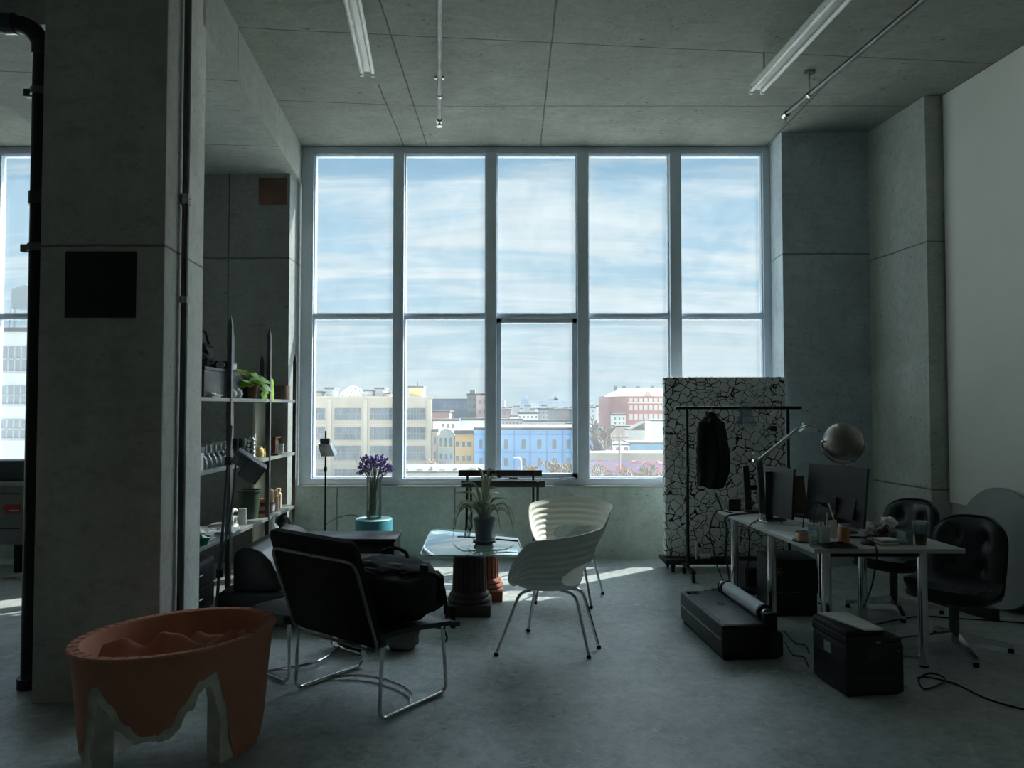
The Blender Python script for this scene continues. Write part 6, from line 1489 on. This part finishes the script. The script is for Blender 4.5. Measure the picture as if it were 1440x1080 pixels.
# ------------------------------------------------------------------ tufted leather office chairs
M_TUFT = pm('blue_black_leather', C(34,42,48), .33, var=.25, scale=6, bmp=.25, bscale=90)
def office_chair(label, loc, rz):
    t = thing('office_chair', label, 'chair', loc, rz)
    # local: faces +y
    def back(i, j):
        s = 2*i-1; x = .24*s*(1-.10*j**3-.22*j**10-.05*(1-j)**2); z = .40+.44*j-.035*s**4*j**3
        y = -.21-.11*j+.085*s*s*(1-.1*j)
        d_ = 0
        for bx in (-.4,.4):
            for bz in (.3,.72): d_ += math.exp(-(((s-bx)/.13)**2+((j-bz)/.11)**2))
        e = (1-s**6)*(1-(2*j-1)**8)
        return Vector((x, y+.055*e-.04*d_*e, z))
    q = MB(); q.grid(back, 40, 36); q.make('backrest', M_TUFT, t, smooth=60)
    def shellb(i, j):
        s = 2*i-1; x = .252*s*(1-.09*j**3-.22*j**10-.04*(1-j)**2); z = .37+.485*j-.037*s**4*j**3
        return Vector((x, -.235-.11*j+.09*s*s-.035*(1-s**4)*(1-(2*j-1)**6), z))
    q = MB(); q.grid(shellb, 24, 20); q.solid(.012); q.make('back_shell', M_BLACKPL, t, smooth=60)
    for bx in (-.4,.4):
        for bz in (.3,.72): MB().sphere(back((bx+1)/2, bz)+Vector((0,.006,0)), .012, 10, 8, 1, .6, 1).make('tuft_button', M_TUFT, t)
    def seat(i, j):
        a = 2*PI*i; c, s = math.cos(a), math.sin(a); f = lambda v: math.copysign(abs(v)**.62, v)
        if j < .5: r = j*2; z = .455+.018*(1-r*r)-.03*max(0, f(s)*r)**3
        else: r = 1-.12*(j-.5)*2; z = .455-.09*((j-.5)*2)
        return Vector((.262*f(c)*r, .01+.255*f(s)*r, z-.02*(f(s)*r > .7)))
    q = MB(); q.grid(seat, 56, 22, True); q.make('seat', M_TUFT, t, smooth=50)
    q = MB(); q.prism([(.25*math.copysign(abs(math.cos(a))**.62,math.cos(a)), .01+.245*math.copysign(abs(math.sin(a))**.62,math.sin(a))) for a in [k*2*PI/40 for k in range(40)]], .352, .372); q.make('seat_pan', M_BLACKPL, t)
    q = MB(); q.tube([(0,0,.08),(0,0,.355)], .03, 16); q.make('pedestal', M_DARKSTEEL, t)
    for k in range(4):
        a = PI/4+k*PI/2; L = .35; M_ = Matrix.Rotation(a, 4, 'Z')
        q = MB(); q.hexa([M_@Vector(v) for v in ((0,-.03,.06),(L,-.016,.03),(L,.016,.03),(0,.03,.06),(0,-.022,.12),(L,-.014,.052),(L,.014,.052),(0,.022,.12))]); lg = q.make('base_leg', M_CHROME, t, smooth=0)
        p_ = M_@Vector((L-.015,0,0)); MB().lathe([(0,0),(.018,0),(.018,.02),(.008,.031),(0,.031)], 12, p_).make('glide', M_RUBBER, lg)
    return t
office_chair('tufted black leather office chair at the near end of the desk, beside the grey disc', (2.92, 4.93, 0), math.atan2(.83,-.56))
office_chair('tufted black leather office chair at the far end of the desk, behind the coffee cup', (3.0, 5.86, 0), math.atan2(.88,-.47))
# ------------------------------------------------------------------ grey disc against the wall
yd = 5.94; rD = .475; xd = XW(yd)
zc2 = rD*math.cos(.06); M_ = Matrix.Translation((xd-.075, yd, zc2+.0)) @ Matrix.Rotation(SK, 4, 'Z') @ Matrix.Rotation(.09, 4, 'Y') @ Matrix.Rotation(PI/2, 4, 'Y')
t = thing('round_tabletop', 'large round grey disc leaning against the white wall at the right edge', 'tabletop', (xd-.1, yd, 0))
q = MB(); q.lathe([(0,-.012),(rD-.004,-.012),(rD,-.008),(rD,.008),(rD-.004,.012),(0,.012)], 72, M=M_); q.make('disc', pm('disc_grey', C(170,176,172), .6, var=.08, scale=2), t, w=True)
q = MB(); q.lathe([(rD,-.009),(rD+.003,-.006),(rD+.003,.006),(rD,.009),(rD,-.009)], 72, M=M_); q.make('edge_band', pm('disc_edge', C(120,124,120), .5), t, w=True)
p = fl(1384, 862); t = thing('wood_block', 'dark wooden plank on the floor in front of the grey disc', 'plank', (3.52, 5.88, 0), .3)
MB().box(-.03,.03,-.32,.32,0,.085,.006).make('plank', M_CHARCOAL, t); MB().box(-.032,.032,-.325,-.3,.0,.086,.004).make('end_cap', M_BLACKPL, t)
# bin and low things under the desk
p = dp(.8,.55); t = thing('power_strip', 'black power strip on the floor under the far end of the desk', 'power strip', (1.93, 6.35, 0), .2)
MB().box(-.3,.3,-.04,.04,0,.05,.008).make('body', M_BLACKPL, t)
for k in range(5): MB().box(-.24+k*.11,-.18+k*.11,-.025,.025,.05,.06,.003).make('socket', M_CHARCOAL, t)
t = thing('amplifier_box', 'low black box on the floor behind the computer case', 'box', (2.32, 6.55, 0), 0)
MB().box(-.32,.32,-.15,.15,0,.2,.01).make('body', M_BLACKPL, t); MB().box(-.325,.325,-.155,.155,.2,.215,.006).make('lid', M_CHARCOAL, t)
t = thing('framed_picture', 'small dark red framed board leaning behind the monitors on the desk', 'board', (dp(.86,.55).x, dp(.86,.55).y, DZ), .1)
q = MB(); q.hexa([(-.14,0,0),(.14,0,0),(.14,.02,0),(-.14,.02,0),(-.14,.06,.3),(.14,.06,.3),(.14,.08,.3),(-.14,.08,.3)]); q.make('board', pm('dark_maroon', C(64,44,42), .6), t, smooth=0)
MB().box(-.15,.15,-.005,.03,0,.015).make('ledge', M_BLACKPL, t)
# ------------------------------------------------------------------ far left bay
YL = 7.15
t = thing('storage_cabinet', 'grey storage cabinet with a red oval badge in the far left bay', 'cabinet', (Xp(-60,YL), YL+.25, 0))
xl_, xr_ = Xp(-190,YL), Xp(34,YL); zz1, zz0 = Zp(683,YL), Zp(766,YL)
MB().box(xl_, xr_, YL, YL+.5, zz0, zz1, .008).make('body', pm('cabinet_grey', C(120,126,126), .5, var=.06), t, w=True)
MB().box(xl_-.02, xr_+.01, YL-.02, YL+.52, zz1, zz1+.03, .006).make('top', M_GREYPAPER, t, w=True)
MB().box(xl_+.02, xr_-.02, YL-.006, YL+.002, Zp(744,YL), Zp(743,YL)+.004).make('groove', M_BLACKPL, t, w=True); MB().box(xl_+.02, xr_-.02, YL-.006, YL+.002, Zp(695,YL), Zp(694,YL)+.004).make('groove', M_BLACKPL, t, w=True)
q = MB(); zc3 = Zp(715.5,YL); x0_, x1_ = Xp(8,YL), Xp(33,YL); hh_ = 6.5/1040*YL
q.prism(rrect(1,0,1,.0)[:0] or [(x0_+hh_-hh_*math.sin(a), zc3-hh_*math.cos(a)) for a in [k*PI/10 for k in range(11)]][::-1]+[(x1_,zc3-hh_),(x1_,zc3+hh_)], 0, .008, Matrix(((1,0,0,0),(0,0,-1,YL),(0,1,0,0),(0,0,0,1)))); bd = q.make('badge', pm('badge_red', C(150,52,48), .5), t, w=True)
MB().box(Xp(17,YL), Xp(31,YL), YL-.0105, YL-.006, zc3-.018, zc3-.010).make('badge_stripe', M_BW, bd, w=True)
for x in (xl_+.1, xr_-.06):
    for y in (YL+.06, YL+.44): MB().box(x-.03, x+.03, y-.03, y+.03, 0, zz0+.01).make('leg', M_BLACKMETAL, t, w=True)
t = thing('heater_box', 'long dark box standing on the grey cabinet under the far left window', 'box', (Xp(-60,YL+.25), YL+.25, zz1+.031))
MB().box(-1.3, Xp(35,YL+.1)-Xp(-60,YL+.25), -.12, .15, 0, .2, .01).make('body', pm('slate_box', C(70,78,84), .5), t); MB().box(-1.28, Xp(34,YL+.1)-Xp(-60,YL+.25), -.126, -.118, .02, .18).make('front_panel', pm('slate_box', C(70,78,84)), t)
p = fl(22, 816)
t = thing('hand_trolley', 'small grey metal frame trolley on the floor below the grey cabinet', 'trolley', (p.x, p.y, 0), .2)
MB().tube(rpoly([(-.14,-.02,.03),(.2,-.05,.03),(.2,.3,.03),(-.02,.3,.03)], .05, 5, True), .014, 8).make('frame', M_STEEL, t); MB().tube([(.0,.3,.03),(-.05,.4,.3)], .012, 8).make('handle', M_STEEL, t)
t = thing('tool_case', 'black tool case on the floor under the grey cabinet', 'case', (Xp(26,6.98), 7.38, 0)); MB().box(-.16,.14,-.12,.12,0,.24,.02).make('body', M_BLACKPL, t); MB().tube(rpoly([(-.08,0,.24),(-.07,0,.29),(.07,0,.29),(.08,0,.24)],.03,4), .01, 6).make('handle', M_CHARCOAL, t)
# ------------------------------------------------------------------ render look
sc.view_settings.view_transform = 'Standard'; sc.view_settings.look = 'None'
sc.view_settings.exposure = 0.52; sc.view_settings.gamma = 1; sc.view_settings.use_curve_mapping = False
sc.cycles.use_denoising = True
sc.cycles.max_bounces = 12; sc.cycles.diffuse_bounces = 6; sc.cycles.transparent_max_bounces = 24
